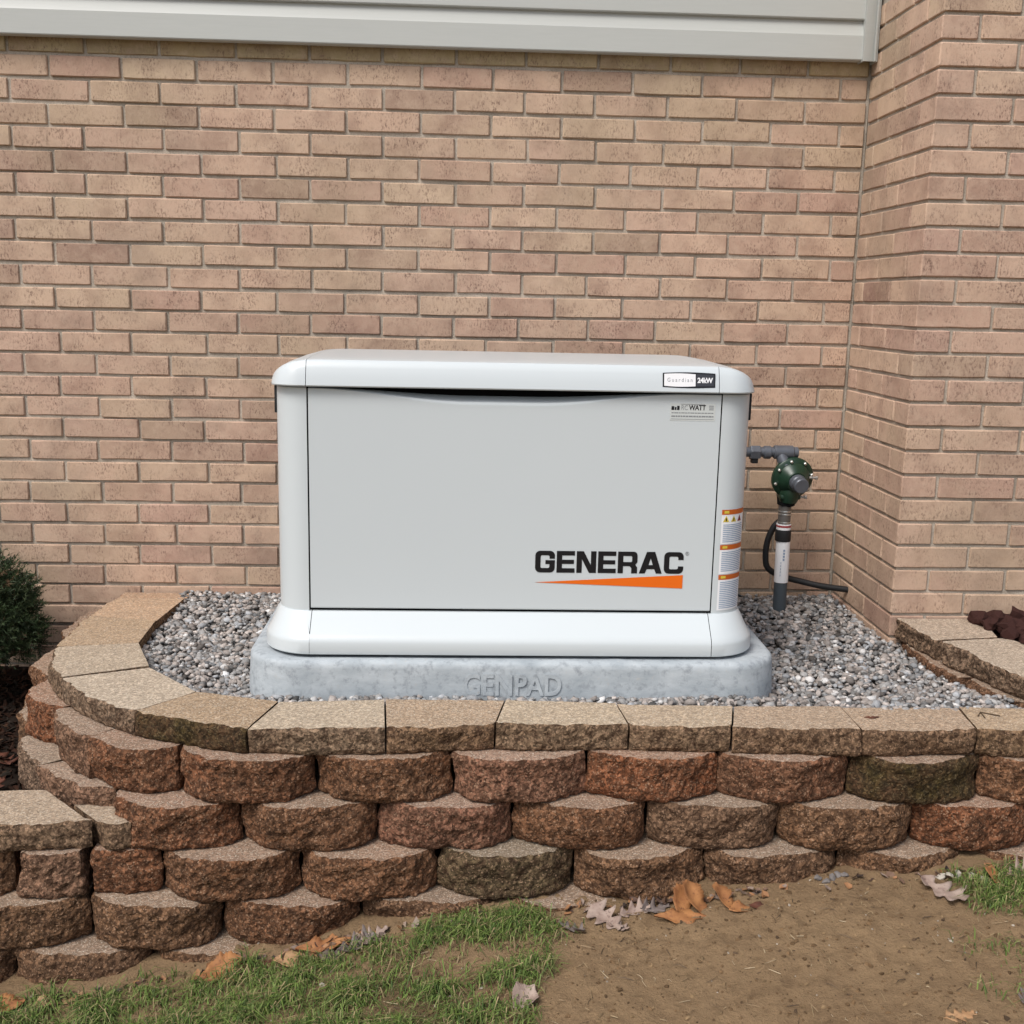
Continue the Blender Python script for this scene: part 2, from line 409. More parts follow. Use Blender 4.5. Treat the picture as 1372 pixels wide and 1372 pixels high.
pil = tag(empty('brick_pilaster', (XC, -PD, 0)), 'brick wall corner standing forward on the right, with bricks wrapping its edge', 'brick pilaster')
bm = bmesh.new(); bbox(bm, XC+0.0070, 3.0, -PD+0.0070, 0.05, -0.40, 4.2); link('mortar', bm_mesh('mortar', bm, M['mortar']), pil)
rest = []
for k in range(-3, 31):
    zc = ZJ0 - k*CP - CP/2 + JT/2
    even = k % 2 == 0
    vis = zc > -0.03
    col = lambda: brick_color(min(zc, 1.35), 2, rr)
    # corner brick, showing both faces
    if even: o = link('brick', brick_mesh('corner_long', rr.randrange(5)), pil, (XC+0.104, -PD+rr.uniform(-.001, .001), zc), col())
    else: o = link('brick', brick_mesh('corner_short', rr.randrange(5)), pil, (XC+0.0492, -PD+rr.uniform(-.001, .001), zc), col())
    # front
    a = XC + (0.208 if even else 0.0985) + JT
    i = 0
    while a < 2.7:
        L = BR_L + rr.gauss(0, 0.003); xc = a+L/2; dy = rr.uniform(-.0015, .0015); dz = rr.gauss(0, .001)
        if i < 2 and vis and xc < 1.75:
            o = link('brick', brick_mesh('long', rr.randrange(7)), pil, (xc, -PD+dy, zc+dz), col()); o.scale = (L/BR_L, 1, 1)
        else:
            v, f = brick_shape(L, CP-JT, 0.05, rr.randrange(10**6)); rest.append((v, f, (xc, -PD+dy, zc+dz)))
        a += L+JT; i += 1
    # return side, facing -x
    y = -PD + (0.0995 if even else 0.208) + JT
    while y < -0.03:
        L = min(BR_L + rr.gauss(0, 0.003), -0.004-y); yc = y+L/2; dx = rr.uniform(-.0012, .0012)
        kind = 'long' if L > 0.14 else 'half'
        if L > 0.03:
            o = link('brick', brick_mesh(kind, rr.randrange(4)), pil, (XC+dx, yc, zc), col())
            o.scale = (L/(BR_L if kind == 'long' else 0.096), 1, 1); o.rotation_euler = (0, 0, R(-90))
        y += L+JT
joined_part('bricks_out_of_view', rest, M['brick'], pil)

# ------------------------------------------------------------------ vinyl siding above the brick
sid = tag(empty('vinyl_siding', (0, -0.03, 1.685)), 'grey beige dutch lap vinyl siding above the brick wall', 'siding')
H = 0.115
for k in range(22):
    z = 1.686 + k*H; o_ = 0.0
    prof = [(-0.020, z-0.002), (-0.0405, z), (-0.0425, z+0.003), (-0.0415, z+0.070), (-0.039, z+0.075), (-0.029, z+0.112), (-0.028, z+H+0.006)]
    xa, xb = -3.2, 1.205
    v = [(xa, p[0], p[1]) for p in prof] + [(xb, p[0], p[1]) for p in prof]; n = len(prof)
    f = [(i, i+n, i+n+1, i+1) for i in range(n-1)]
    me = smooth_by_angle(mesh('siding_panel', v, f, M['vinyl']), 18); link('siding_panel', me, sid)
bm = bmesh.new()
bbox(bm, 1.198, 1.236, -0.052, -0.046, 1.682, 4.2, 0.001); bbox(bm, 1.198, 1.2025, -0.046, -0.006, 1.682, 4.2); bbox(bm, 1.229, 1.2365, -0.060, -0.052, 1.680, 4.2, 0.002); bbox(bm, 1.2365, 1.2405, -0.056, -0.004, 1.680, 4.2)
link('corner_trim', bm_mesh('corner_trim', bm, M['vinyl']), sid)
bm = bmesh.new(); bbox(bm, -3.2, 1.2, -0.018, 0.2, 1.69, 4.2); link('backing_board', bm_mesh('backing_board', bm, M['vinyl']), sid)

# ------------------------------------------------------------------ retaining walls
def resample(P, step):
    P = [Vector((p[0], p[1])) for p in P]; d = [0]
    for a, b in zip(P, P[1:]): d.append(d[-1]+(b-a).length)
    n = max(2, int(round(d[-1]/step))); out = []
    for i in range(n+1):
        s = d[-1]*i/n; k = 0
        while k < len(d)-2 and d[k+1] < s: k += 1
        t = (s-d[k])/max(1e-9, d[k+1]-d[k]); out.append(P[k].lerp(P[k+1], t))
    return out

def block_mesh(front, back, z0, z1, seed, amp=0.0065, face='face', step=0.0062, tilt=(0, 0)):
    """front: plan polyline of the split face (left to right seen from outside), back: matching polyline"""
    fr = resample(front, step); n = len(fr)
    bk = resample(back, 10); 
    L = [0]
    for a, b in zip(back, back[1:]): L.append(L[-1]+math.dist(a, b))
    def bat(t):
        s = t*L[-1]
        for i in range(len(back)-1):
            if s <= L[i+1]+1e-9:
                u = (s-L[i])/max(1e-9, L[i+1]-L[i]); return Vector((back[i][0]+(back[i+1][0]-back[i][0])*u, back[i][1]+(back[i+1][1]-back[i][1])*u))
        return Vector(back[-1])
    m = max(4, int(round((z1-z0)/step)))
    cx = sum(p.x for p in fr)/n; cy = sum(p.y for p in fr)/n
    V = []; F = []; MI = []
    nr = []
    for i in range(n):
        t = fr[min(i+1, n-1)]-fr[max(i-1, 0)]; nr.append(Vector((t.y, -t.x)).normalized())
    def zz(x, y, z): return z + (x-cx)*tilt[0] + (y-cy)*tilt[1]
    for j in range(m+1):
        s = j/m; z = z0+(z1-z0)*s
        for i in range(n):
            p = fr[i]; k = Vector((p.x+seed*3.1, p.y+seed*1.7, z))
            d = amp*(noise.noise(Vector((p.x*9+seed*5.3, p.y*9, z*14)))*2.1 + noise.fractal(k*22, 1.0, 2.0, 2)*0.9 + noise.noise(k*62)*0.7 + noise.noise(k*120)*0.45)
            e = min(s, 1-s)*(z1-z0); d -= 0.007*max(0, 1-e/0.011)**1.6*(1 + 0.9*noise.noise(k*60))
            ed = min(i, n-1-i)*step; d -= 0.0018*max(0, 1-ed/0.008)
            dz = 0.003*noise.noise(k*48)*(1 if j in (0, m) else 1.0) if j == m else 0.0025*noise.noise(k*90)*(0 if j == 0 else 1)
            q = p + nr[i]*d
            V.append((q.x, q.y, zz(q.x, q.y, z+dz)))
    for j in range(m):
        for i in range(n-1):
            a = j*n+i; F.append((a, a+1, a+n+1, a+n)); MI.append(0)
    # top: front row -> back row in 4 steps
    base = len(V); steps = 5; prev = [m*n+i for i in range(n)]
    for r in range(1, steps+1):
        row = []
        for i in range(n):
            p = fr[i].lerp(bat(i/(n-1)), (r/steps)**1.15); k = Vector((p.x, p.y, seed*2.3))
            V.append((p.x, p.y, zz(p.x, p.y, z1 + 0.0012*noise.noise(k*40)))); row.append(len(V)-1)
        for i in range(n-1): F.append((prev[i], prev[i+1], row[i+1], row[i])); MI.append(1)
        prev = row
    topb = prev; low = []
    for i in range(n):
        p = bat(i/(n-1)); V.append((p.x, p.y, zz(p.x, p.y, z0))); low.append(len(V)-1)
    for i in range(n-1):
        F.append((topb[i], topb[i+1], low[i+1], low[i])); MI.append(0)
        F.append((low[i], low[i+1], i+1, i)); MI.append(0)
    for i in (0, n-1):                                   # the two sides
        colf = [j*n+i for j in range(m+1)]; rowt = [base+r*n+i for r in range(steps)]
        poly = colf + rowt + [low[i]]
        F.append(tuple(poly[::-1] if i == 0 else poly)); MI.append(0)
    me = mesh('block', V, F, [M[face], M['top']], MI)
    return me

def bulge(x0, x1, yj, b=0.062, p=2.3, n=18, skew=0.0):
    out = []
    for i in range(n+1):
        t = -1+2*i/n; out.append((x0+(x1-x0)*(i/n), yj-b*(1-abs(t)**p)*(1+skew*t)))
    return out
RED = [(0.205, 0.078, 0.036), (0.188, 0.078, 0.038), (0.190, 0.088, 0.044), (0.165, 0.076, 0.038), (0.175, 0.092, 0.048), (0.155, 0.084, 0.046)]
TAN = [(0.36, 0.27, 0.18), (0.33, 0.235, 0.15), (0.38, 0.29, 0.20), (0.30, 0.205, 0.125), (0.345, 0.25, 0.165)]
rb = random.Random(21); seedc = [1]
def put_block(parent, front, back, z0, z1, col, name='block', **kw):
    seedc[0] += 1
    if name == 'cap_block': kw.setdefault('face', 'capface')
    o = link(name, block_mesh(front, back, z0, z1, seedc[0], **kw), parent, color=Vector(col)*rb.uniform(0.93, 1.07)); return o

rw = tag(empty('retaining_wall', (0.1, -1.25, -0.5)), 'curved stepped retaining wall of rounded red brown blocks with tan caps under the generator', 'retaining wall')
def std(x0, x1, yj, zt, col, h=0.101, b=0.060, face='face', p=2.6):
    g = 0.0010
    put_block(rw, bulge(x0+g, x1-g, yj+rb.uniform(-.004, .004), b*rb.uniform(.85, 1.12), p*rb.uniform(.8, 1.35), skew=rb.uniform(-.22, .22)), [(x0+0.03, yj+0.16), (x1-0.03, yj+0.16)], zt-h+0.001, zt-0.0005, col, face=face)
def course(js, yj, zt, cols, mossy=()):
    for i, (a, b) in enumerate(zip(js, js[1:])):
        std(a, b, yj, zt, cols[i % len(cols)], face='moss' if i in mossy else 'face')
course([-.611, -.31, -.007, .291, .588, .889, 1.188, 1.49, 1.79], -1.213, -0.036, [RED[1], RED[2], (0.225, 0.108, 0.066), RED[0], (0.182, 0.084, 0.046), RED[3], RED[2], RED[1]], mossy=(5,))
course([-.755, -.47, -.172, .129, .428, .727, 1.032, 1.335, 1.63], -1.237, -0.1375, [RED[1], RED[3], (0.225, 0.105, 0.065), RED[2], (0.17, 0.10, 0.06), RED[4], RED[0]])
course([-.636, -.337, -.037, .262, .56, .86, 1.16, 1.46], -1.261, -0.239, [RED[3], RED[2], (0.105, 0.075, 0.04), RED[4], RED[5], RED[4]])
course([-1.10, -.794, -.502, -.20, .10, .40], -1.285, -0.3405, [RED[4], RED[4], RED[3], RED[5]])
course([-1.25, -.948, -.652, -.352, -.05], -1.311, -0.442, [RED[5], RED[5], RED[4]])
# narrow straight-faced block beside the lower wall
put_block(rw, [(-.789, -1.262), (-.782, -1.284), (-.715, -1.292), (-.650, -1.282), (-.640, -1.27)], [(-.76, -1.12), (-.66, -1.12)], -.340, -.2395, RED[1])
# blocks round the bend, top course then the one below
put_block(rw, [(-.826, -1.142), (-.775, -1.190), (-.735, -1.215), (-.675, -1.226), (-.614, -1.203)], [(-.70, -1.0), (-.56, -1.03)], -.137, -.0365, RED[1])
put_block(rw, [(-.955, -.970), (-.940, -1.035), (-.905, -1.082), (-.868, -1.118), (-.829, -1.146)], [(-.80, -.88), (-.70, -.98)], -.137, -.0365, (0.18, 0.10, 0.062))
put_block(rw, [(-1.062, -.745), (-1.082, -.815), (-1.072, -.885), (-1.028, -.932), (-.958, -.968)], [(-.88, -.70), (-.82, -.85)], -.137, -.0365, RED[0])
put_block(rw, [(-1.125, -.47), (-1.150, -.56), (-1.145, -.65), (-1.095, -.72), (-1.066, -.742)], [(-.95, -.47), (-.89, -.69)], -.137, -.0365, RED[2])
put_block(rw, [(-1.13, -.012), (-1.17, -.15), (-1.17, -.33), (-1.13, -.465)], [(-.95, -.012), (-.95, -.46)], -.137, -.0365, RED[3])
put_block(rw, [(-.970, -1.070), (-.925, -1.125), (-.868, -1.160), (-.82, -1.185), (-.758, -1.200)], [(-.84, -.99), (-.68, -1.04)], -.2385, -.138, (0.22, 0.125, 0.08))
put_block(rw, [(-1.072, -.845), (-1.080, -.905), (-1.048, -.975), (-1.010, -1.03), (-.972, -1.066)], [(-.93, -.83), (-.85, -.97)], -.2385, -.138, (0.21, 0.14, 0.095))
put_block(rw, [(-1.155, -.46), (-1.178, -.60), (-1.150, -.74), (-1.076, -.842)], [(-.98, -.46), (-.92, -.80)], -.2385, -.138, RED[4])
put_block(rw, [(-1.17, -.012), (-1.20, -.22), (-1.158, -.456)], [(-.98, -.012), (-.97, -.45)], -.2385, -.138, RED[2])
# caps
CJ = [((-1.085, -.004), (-.862, -.004)), ((-1.082, -.105), (-.866, -.115)), ((-1.092, -.345), (-.878, -.395)), ((-1.070, -.669), (-.861, -.632)), ((-.967, -.922), (-.776, -.834)),
      ((-.727, -1.146), (-.617, -1.011)), ((-.454, -1.243), (-.413, -1.072)), ((-.154, -1.238), (-.168, -1.060)), ((.086, -1.214), (.114, -1.064)),
      ((.386, -1.214), (.375, -1.078)), ((.615, -1.226), (.651, -1.088)), ((.905, -1.242), (.906, -1.092)), ((1.167, -1.240), (1.185, -1.100)), ((1.46, -1.262), (1.45, -1.11)), ((1.76, -1.27), (1.75, -1.12))]
CT = [-.004, .008, .017, .024, .024, .024, .025, .024, .025, .024, .024, .025, .025, .026]
CC = [(0.43, 0.235, 0.12), (0.44, 0.27, 0.15), (0.36, 0.235, 0.125), (0.40, 0.325, 0.235), (0.41, 0.34, 0.255), (0.29, 0.185, 0.092), (0.40, 0.32, 0.225), (0.285, 0.185, 0.105), (0.40, 0.31, 0.205), (0.36, 0.27, 0.175), (0.32, 0.22, 0.14), (0.335, 0.225, 0.14), (0.34, 0.235, 0.135), (0.39, 0.30, 0.205)]
for i, ((a, b), (c, d)) in enumerate(zip(CJ, CJ[1:])):
    a, b, c, d = Vector(a), Vector(b), Vector(c), Vector(d); gp = 0.0050 if i < 4 else 0.0022; e = (c-a).normalized()*gp; e2 = (d-b).normalized()*gp
    off = 0.0
    if i == 7: off = 0.016
    nrm = Vector(((c-a).y, -(c-a).x)).normalized()
    p, q = a+e, c-e
    mid = (p+q)/2 + nrm*0.004
    if i in (3, 4): mid = (p+q)/2 + nrm*0.016
    front = [p, p.lerp(mid, 0.5)+nrm*0.003, mid, mid.lerp(q, 0.5)+nrm*0.003, q]
    o = put_block(rw, [tuple(v) for v in front], [tuple(b+e2), tuple(d-e2)], CT[i]-0.060, CT[i], CC[i], name='cap_block', amp=0.0042, face='moss' if i == 5 else 'capface', tilt=(rb.uniform(-.012, .012), rb.uniform(-.014, .014)) if i > 2 else [(0, -.05), (0, -.03), (.01, -.02)][i])

lw = tag(empty('low_retaining_wall', (-1.1, -1.2, -0.5)), 'lower side wall of split blocks with a flat cap at the left edge', 'retaining wall')
put_block(lw, [(-1.28, -1.300), (-1.10, -1.304), (-.975, -1.297), (-.786, -1.276)], [(-1.28, -1.12), (-1.05, -1.118), (-.945, -1.112), (-.93, -1.125)], -.2385, -.178, (0.33, 0.245, 0.165), name='cap_block', amp=0.005)
put_block(lw, [(-.762, -1.283), (-.735, -1.290), (-.700, -1.281)], [(-.852, -1.188), (-.772, -1.184)], -.2385, -.179, (0.32, 0.235, 0.155), name='cap_block', amp=0.004)
put_block(lw, [(-.947, -1.275), (-.940, -1.302), (-.87, -1.309), (-.802, -1.300), (-.797, -1.28)], [(-.93, -1.12), (-.81, -1.12)], -.340, -.2395, (0.215, 0.118, 0.074), amp=0.008)
put_block(lw, bulge(-1.255, -.954, -1.270, 0.055), [(-1.22, -1.1), (-.98, -1.1)], -.340, -.2395, RED[4])

tr = tag(empty('upper_retaining_wall', (1.33, -0.8, -0.08)), 'short two-course block wall rising from the pilaster at the right edge', 'retaining wall')
put_block(tr, [(1.252, -.522), (1.262, -.60), (1.270, -.66), (1.281, -.728)], [(1.47, -.522), (1.486, -.62), (1.470, -.697)], .019, .076, (0.375, 0.29, 0.215), name='cap_block', amp=0.008)
put_block(tr, [(1.289, -.748), (1.309, -.83), (1.335, -.93), (1.372, -1.036)], [(1.486, -.716), (1.53, -.83), (1.56, -.98)], .019, .080, (0.39, 0.315, 0.24), name='cap_block', amp=0.008)
put_block(tr, [(1.374, -1.040), (1.42, -1.14), (1.52, -1.24)], [(1.562, -.985), (1.66, -1.08)], .019, .079, (0.36, 0.28, 0.2), name='cap_block', amp=0.006)
put_block(tr, [(1.275, -.520), (1.262, -.62), (1.268, -.76), (1.288, -.862)], [(1.45, -.52), (1.46, -.85)], -.085, .018, (0.17, 0.082, 0.045))
put_block(tr, [(1.306, -.872), (1.318, -.95), (1.343, -1.02), (1.375, -1.065), (1.41, -1.085), (1.43, -1.095)], [(1.46, -.86), (1.52, -.95), (1.58, -1.0)], -.075, .018, (0.155, 0.08, 0.045))
put_block(tr, [(1.432, -1.105), (1.5, -1.20), (1.62, -1.28)], [(1.585, -1.01), (1.75, -1.12)], -.075, .018, RED[3])

# ------------------------------------------------------------------ gravel bed
BED = [(-.90, 0.0), (-.885, -.40), (-.868, -.63), (-.785, -.835), (-.625, -1.015), (-.42, -1.082), (.1, -1.075), (.38, -1.09), (.9, -1.105), (1.19, -1.11), (1.37, -1.11), (1.33, -.95), (1.30, -.86), (1.28, -.52), (XC+.005, -PD), (XC, 0.0)]
def inpoly(x, y, P):
    c = False; j = len(P)-1
    for i in range(len(P)):
        if (P[i][1] > y) != (P[j][1] > y) and x < (P[j][0]-P[i][0])*(y-P[i][1])/(P[j][1]-P[i][1])+P[i][0]: c = not c
        j = i
    return c
def bed_z(x, y):
    z = -0.010 + 0.008*fbm(x, y, 0, 4, 2)
    if x > 0.85: z += 0.010*min(1, (x-.85)/.3)
    if y > -0.25: z += 0.006
    if y < -0.96: z += 0.022*min(1, (-0.96-y)/.05)
    return z
bm = bmesh.new(); bm.faces.new([bm.verts.new((x, y, -0.030)) for x, y in BED][::-1]); me = bm_mesh('gravel_base', bm, M['mulch'])
ca = me.color_attributes.new('col', 'FLOAT_COLOR', 'POINT'); ca.data.foreach_set('color', [0.10, 0.09, 0.08, 1]*len(me.vertices))
tag(link('gravel_base', me), kind='structure')

def ico(sub=1):
    b = bmesh.new(); bmesh.ops.create_icosphere(b, subdivisions=sub, radius=1); v = np.array([p.co[:] for p in b.verts]); f = np.array([[q.index for q in p.verts] for p in b.faces]); b.free(); return v, f
def scatter_mesh(name, variants, faces, P, S, RZ, C, mat, smooth=True):
    """many little solids in one mesh: P positions, S scales (n,3), RZ rotation matrices, C colours"""
    n = len(P); k = variants.shape[0]; nv = variants.shape[1]; idx = np.arange(n) % k
    V = variants[idx]*S[:, None, :]; V = np.einsum('nij,nvj->nvi', RZ, V) + P[:, None, :]
    F = (faces[None] + (np.arange(n)*nv)[:, None, None]).reshape(-1, 3)
    me = bpy.data.meshes.new(name); me.vertices.add(n*nv); me.vertices.foreach_set('co', V.astype(np.float32).ravel())
    me.loops.add(F.size); me.loops.foreach_set('vertex_index', F.astype(np.int32).ravel())
    me.polygons.add(len(F)); me.polygons.foreach_set('loop_start', np.arange(0, F.size, 3, dtype=np.int32))
    me.polygons.foreach_set('use_smooth', np.full(len(F), smooth))
    me.update(calc_edges=True); me.materials.append(mat)
    ca = me.color_attributes.new('col', 'FLOAT_COLOR', 'POINT')
    ca.data.foreach_set('color', np.repeat(np.c_[C, np.ones(n)], nv, axis=0).astype(np.float32).ravel())
    return me
def rand_rot(rs, n, tilt):
    a = rs.uniform(0, 2*np.pi, n); tx = rs.normal(0, tilt, n); ty = rs.normal(0, tilt, n)
    def mat(c, s, ax):
        m = np.zeros((n, 3, 3)); i, j = [(1, 2), (2, 0), (0, 1)][ax]; m[:, ax, ax] = 1; m[:, i, i] = c; m[:, j, j] = c; m[:, i, j] = -s; m[:, j, i] = s; return m
    return mat(np.cos(tx), np.sin(tx), 0) @ mat(np.cos(ty), np.sin(ty), 1) @ mat(np.cos(a), np.sin(a), 2)
rs = np.random.RandomState(4)
iv, if_ = ico(2)
# coarser stones: subdivide-1 ball, lumpy
iv1, if1 = ico(1)
def lumpy(base, k, amp, rs, freq=1.3):
    out = []
    for i in range(k):
        o = rs.uniform(-50, 50, 3)
        out.append(np.array([p*(1+amp*noise.noise(Vector(p*freq+o))) for p in base]))
    return np.array(out)
# a hidden ring of pad and generator keeps the middle empty
PAD = dict(x0=-.512, x1=.795, yf=-.992, yb=-.20, r=.13)
pts = []
while len(pts) < 14500:
    x, y = rs.uniform(-.9, 1.37), rs.uniform(-1.115, 0)
    if not inpoly(x, y, BED): continue
    if PAD['x0']+.05 < x < PAD['x1']-.05 and PAD['yf']+.05 < y < PAD['yb']-.02: continue
    pts.append((x, y))
pts = np.array(pts); n = len(pts)
size = np.clip(rs.lognormal(math.log(.0074), .30, n), .004, .015)
z = np.array([bed_z(x, y) for x, y in pts]) + rs.uniform(-.012, .003, n) - size*.25
sc = np.c_[size*rs.uniform(1.0, 1.5, n), size*rs.uniform(.75, 1.05, n), size*rs.uniform(.5, .8, n)]
g = np.clip(rs.normal(.29, .105, n), .06, .62)
cc = np.c_[g*1.03, g, g*.97]; t = rs.rand(n)
cc[t < .45] *= (1.09, .99, .93); cc[t > .86] *= (.95, 1.0, 1.06); cc[(t > .5) & (t < .56)] *= 1.6; cc[(t > .6) & (t < .66)] *= .5
me = scatter_mesh('gravel', lumpy(iv1, 24, .55, rs), if1, np.c_[pts, z], sc, rand_rot(rs, n, .35), np.clip(cc, .03, .75), M['gravel'], True)
tag(link('gravel', me), 'loose grey pebble gravel filling the bed around the concrete pad', 'gravel', kind='stuff')

# ------------------------------------------------------------------ concrete pad
def rrect(x0, x1, yf, yb, r, na=9, seams=()):
    """open path from the rear left corner, round the front, to the rear right corner"""
    P = [(x0, yb)] + [(x0, yb+(yf+r-yb)*t) for t in (.33, .66)]
    for i in range(na+1):
        a = math.pi + (math.pi/2)*i/na; P.append((x0+r+r*math.cos(a), yf+r+r*math.sin(a)))
    for s in seams: P.append((s, yf))
    for i in range(na+1):
        a = 1.5*math.pi + (math.pi/2)*i/na; P.append((x1-r+r*math.cos(a), yf+r+r*math.sin(a)))
    P += [(x1, yb+(yf+r-yb)*t) for t in (.66, .33)] + [(x1, yb)]
    return P
def loft(name, rings, mat, i0=0, i1=None, cap=None, ang=35):
    """rings: list of (path, z); uses the points i0..i1 of every path"""
    V = []; F = []
    i1 = len(rings[0][0])-1 if i1 is None else i1; n = i1-i0+1
    for P, z in rings: V += [(P[i][0], P[i][1], z) for i in range(i0, i1+1)]
    for k in range(len(rings)-1):
        for i in range(n-1): F.append((k*n+i, k*n+i+1, (k+1)*n+i+1, (k+1)*n+i))
    if cap: F.append(tuple((len(rings)-1)*n+i for i in range(n)))
    return smooth_by_angle(mesh(name, V, F, mat), ang)
def pad_ring(o, z): return (rrect(PAD['x0']-o, PAD['x1']+o, PAD['yf']-o, PAD['yb']+o, PAD['r']+o, 12, [PAD['x0']+.15+i*.05 for i in range(21)]), z)
pr = [pad_ring(.006, -.03), pad_ring(.006, .01), pad_ring(.004, .04), pad_ring(.002, .076), pad_ring(.0005, .085), pad_ring(-.004, .0905), pad_ring(-.012, .0935), pad_ring(-.03, .094)]
pad = tag(empty('concrete_pad', (.14, -.6, 0)), 'pale grey concrete pad with raised lettering under the generator', 'concrete pad')
me = loft('slab', pr, M['pad'], cap=True, ang=60)
bm = bmesh.new(); bm.from_mesh(me)
for v in bm.verts:
    k = v.co.copy(); v.co += Vector((0, -.0025*fbm(k.x, k.y, k.z, 9, 3), .002*fbm(k.x, k.z, 5, 14, 3)))
bm.to_mesh(me); bm.free(); link('slab', me, pad)

def text_mesh(name, body, size, extrude, mat, sx=1.0, spacing=1.0, bold=0.0):
    cu = bpy.data.curves.new(name, 'FONT'); cu.body = body; cu.size = size; cu.extrude = extrude; cu.space_character = spacing; cu.offset = bold; cu.resolution_u = 3
    cu.align_x = 'LEFT'
    to = bpy.data.objects.new('tmp', cu); COL.objects.link(to)
    dg = bpy.context.evaluated_depsgraph_get(); me = bpy.data.meshes.new_from_object(to.evaluated_get(dg))
    bpy.data.objects.remove(to); bpy.data.curves.remove(cu)
    # letters stand in the x-z plane facing -y
    xsv = [v.co.x for v in me.vertices]; mn, mx = min(xsv), max(xsv)
    for v in me.vertices: v.co = Vector(((v.co.x-mn)*sx, -v.co.z, v.co.y))
    me.materials.clear(); me.materials.append(mat); me.name = name
    return me, (mx-mn)*sx
me, w = text_mesh('raised_letters', 'GENPAD', .074, .0008, M['pad'], 1.0, 1.02, 0.0016)
for v in me.vertices: v.co.x *= .236/w
o = link('raised_letters', me, pad, (.016, -.9996, .015)); o.rotation_euler = (R(-2), 0, 0)

# ------------------------------------------------------------------ generator
gen = tag(empty('standby_generator', (.135, -.6, .094)), 'large off-white home standby generator with a domed lid and flared base', 'generator')
S0, S1 = -.3605, .6265                               # seams of the front panel
BX0, BX1, BYF, BYB, BR = -.444, .711, -.902, -.29, .075
def body_ring(o, z, seams=(S0, S1)): return (rrect(BX0-o, BX1+o, BYF-o, BYB, BR+o, 10, seams), z)
NA = 3+11                                             # index of the first seam point
Z0b, Z1b = .196, .741
# corner panels
for nm, i0, i1, sh in (('corner_panel', 0, NA, -1), ('corner_panel', NA+1, None, 1)):
    rings = []
    for o_, z in ((-.012, Z0b-.02), (0.0, Z0b-.018), (0.0, Z0b), (0.0, .45), (0.0, Z1b-.003), (-.004, Z1b)):
        P, z = body_ring(o_, z, (S0-.0028, S1+.0022)); rings.append((P, z))
    me = loft(nm, rings, M['paint'], i0, i1)
    link(nm, me, gen)
# front door panel with a dipped, rolled grip along its top edge
def grip(x):
    def sm(a, b, t):
        t = max(0, min(1, (t-a)/(b-a))); return t*t*(3-2*t)
    return sm(-.345, .02, x)*(1-sm(.18, .545, x))
V = []; F = []; xsn = [S0+.0012+(S1-S0-.0024)*i/70 for i in range(71)]
for x in xsn:
    g = grip(x); zt = Z1b-.004-.031*g
    V += [(x, BYF+.010, Z0b+.005), (x, BYF+.001, Z0b+.005), (x, BYF-.0012, Z0b+.0075), (x, BYF-.0012, Z0b+.010), (x, BYF-.0012, .66), (x, BYF-.0012, zt-.003), (x, BYF-.0012, zt), (x, BYF+.0008, zt+.0035*g+.001), (x, BYF+.005+.010*g, zt+.0085*g+.0018), (x, BYF+.010+.024*g, zt+.015*g+.002), (x, BYF+.016+.028*g, zt-.002)]
n = 11
for i in range(70):
    for j in range(n-1): F.append((i*n+j, (i+1)*n+j, (i+1)*n+j+1, i*n+j+1))
F.append(tuple(range(n))); F.append(tuple(70*n+j for j in range(n))[::-1])
door = link('front_panel', smooth_by_angle(mesh('front_panel', V, F, M['paint']), 30), gen)
# dark inside
bm = bmesh.new(); bbox(bm, BX0+.03, BX1-.03, BYF+.045, BYB+.01, .10, .752); link('inner_housing', bm_mesh('inner_housing', bm, M['inner']), gen)
bm = bmesh.new(); bbox(bm, S0-.03, S1+.03, BYF+.014, BYF+.05, Z0b-.012, .70); link('panel_gasket', bm_mesh('panel_gasket', bm, M['inner']), gen)
# base skirt, three pieces
def sk(x0, x1, yf, r, z, s): return (rrect(x0, x1, yf, BYB+.01, r, 10, s), z)
def skirt_rings(s):
    return [sk(-.466, .733, -.955, .115, .1025, s), sk(-.475, .742, -.964, .12, .1025, s), sk(-.4765, .7435, -.9655, .12, .105, s), sk(-.4765, .7435, -.9655, .12, .131, s), sk(-.474, .741, -.9625, .118, .140, s), sk(-.466, .733, -.953, .11, .150, s), sk(-.455, .722, -.925, .09, .176, s), sk(-.4485, .7155, -.910, .08, .190, s), sk(-.4455, .7125, -.9055, .077, .1945, s), sk(-.435, .702, -.895, .07, .1945, s)]
a, b = S0+.004, S1-.006
link('base_skirt', loft('base_skirt', skirt_rings((a+.0008, b-.0008)), M['paint'], NA, NA+1), gen)
link('base_corner', loft('base_corner', skirt_rings((a-.0008, b+.0008)), M['paint'], 0, NA), gen)
link('base_corner', loft('base_corner', skirt_rings((a-.0008, b+.0008)), M['paint'], NA+1, None), gen)
P = rrect(-.455, .722, -.945, BYB, .11, 8)
bm = bmesh.new(); vb = [bm.verts.new((x, y, .095)) for x, y in P]; vt = [bm.verts.new((x, y, .12)) for x, y in P]
for i in range(len(P)-1): bm.faces.new((vb[i], vb[i+1], vt[i+1], vt[i]))
bm.faces.new(vt); link('base_frame', bm_mesh('base_frame', bm, M['inner']), gen)
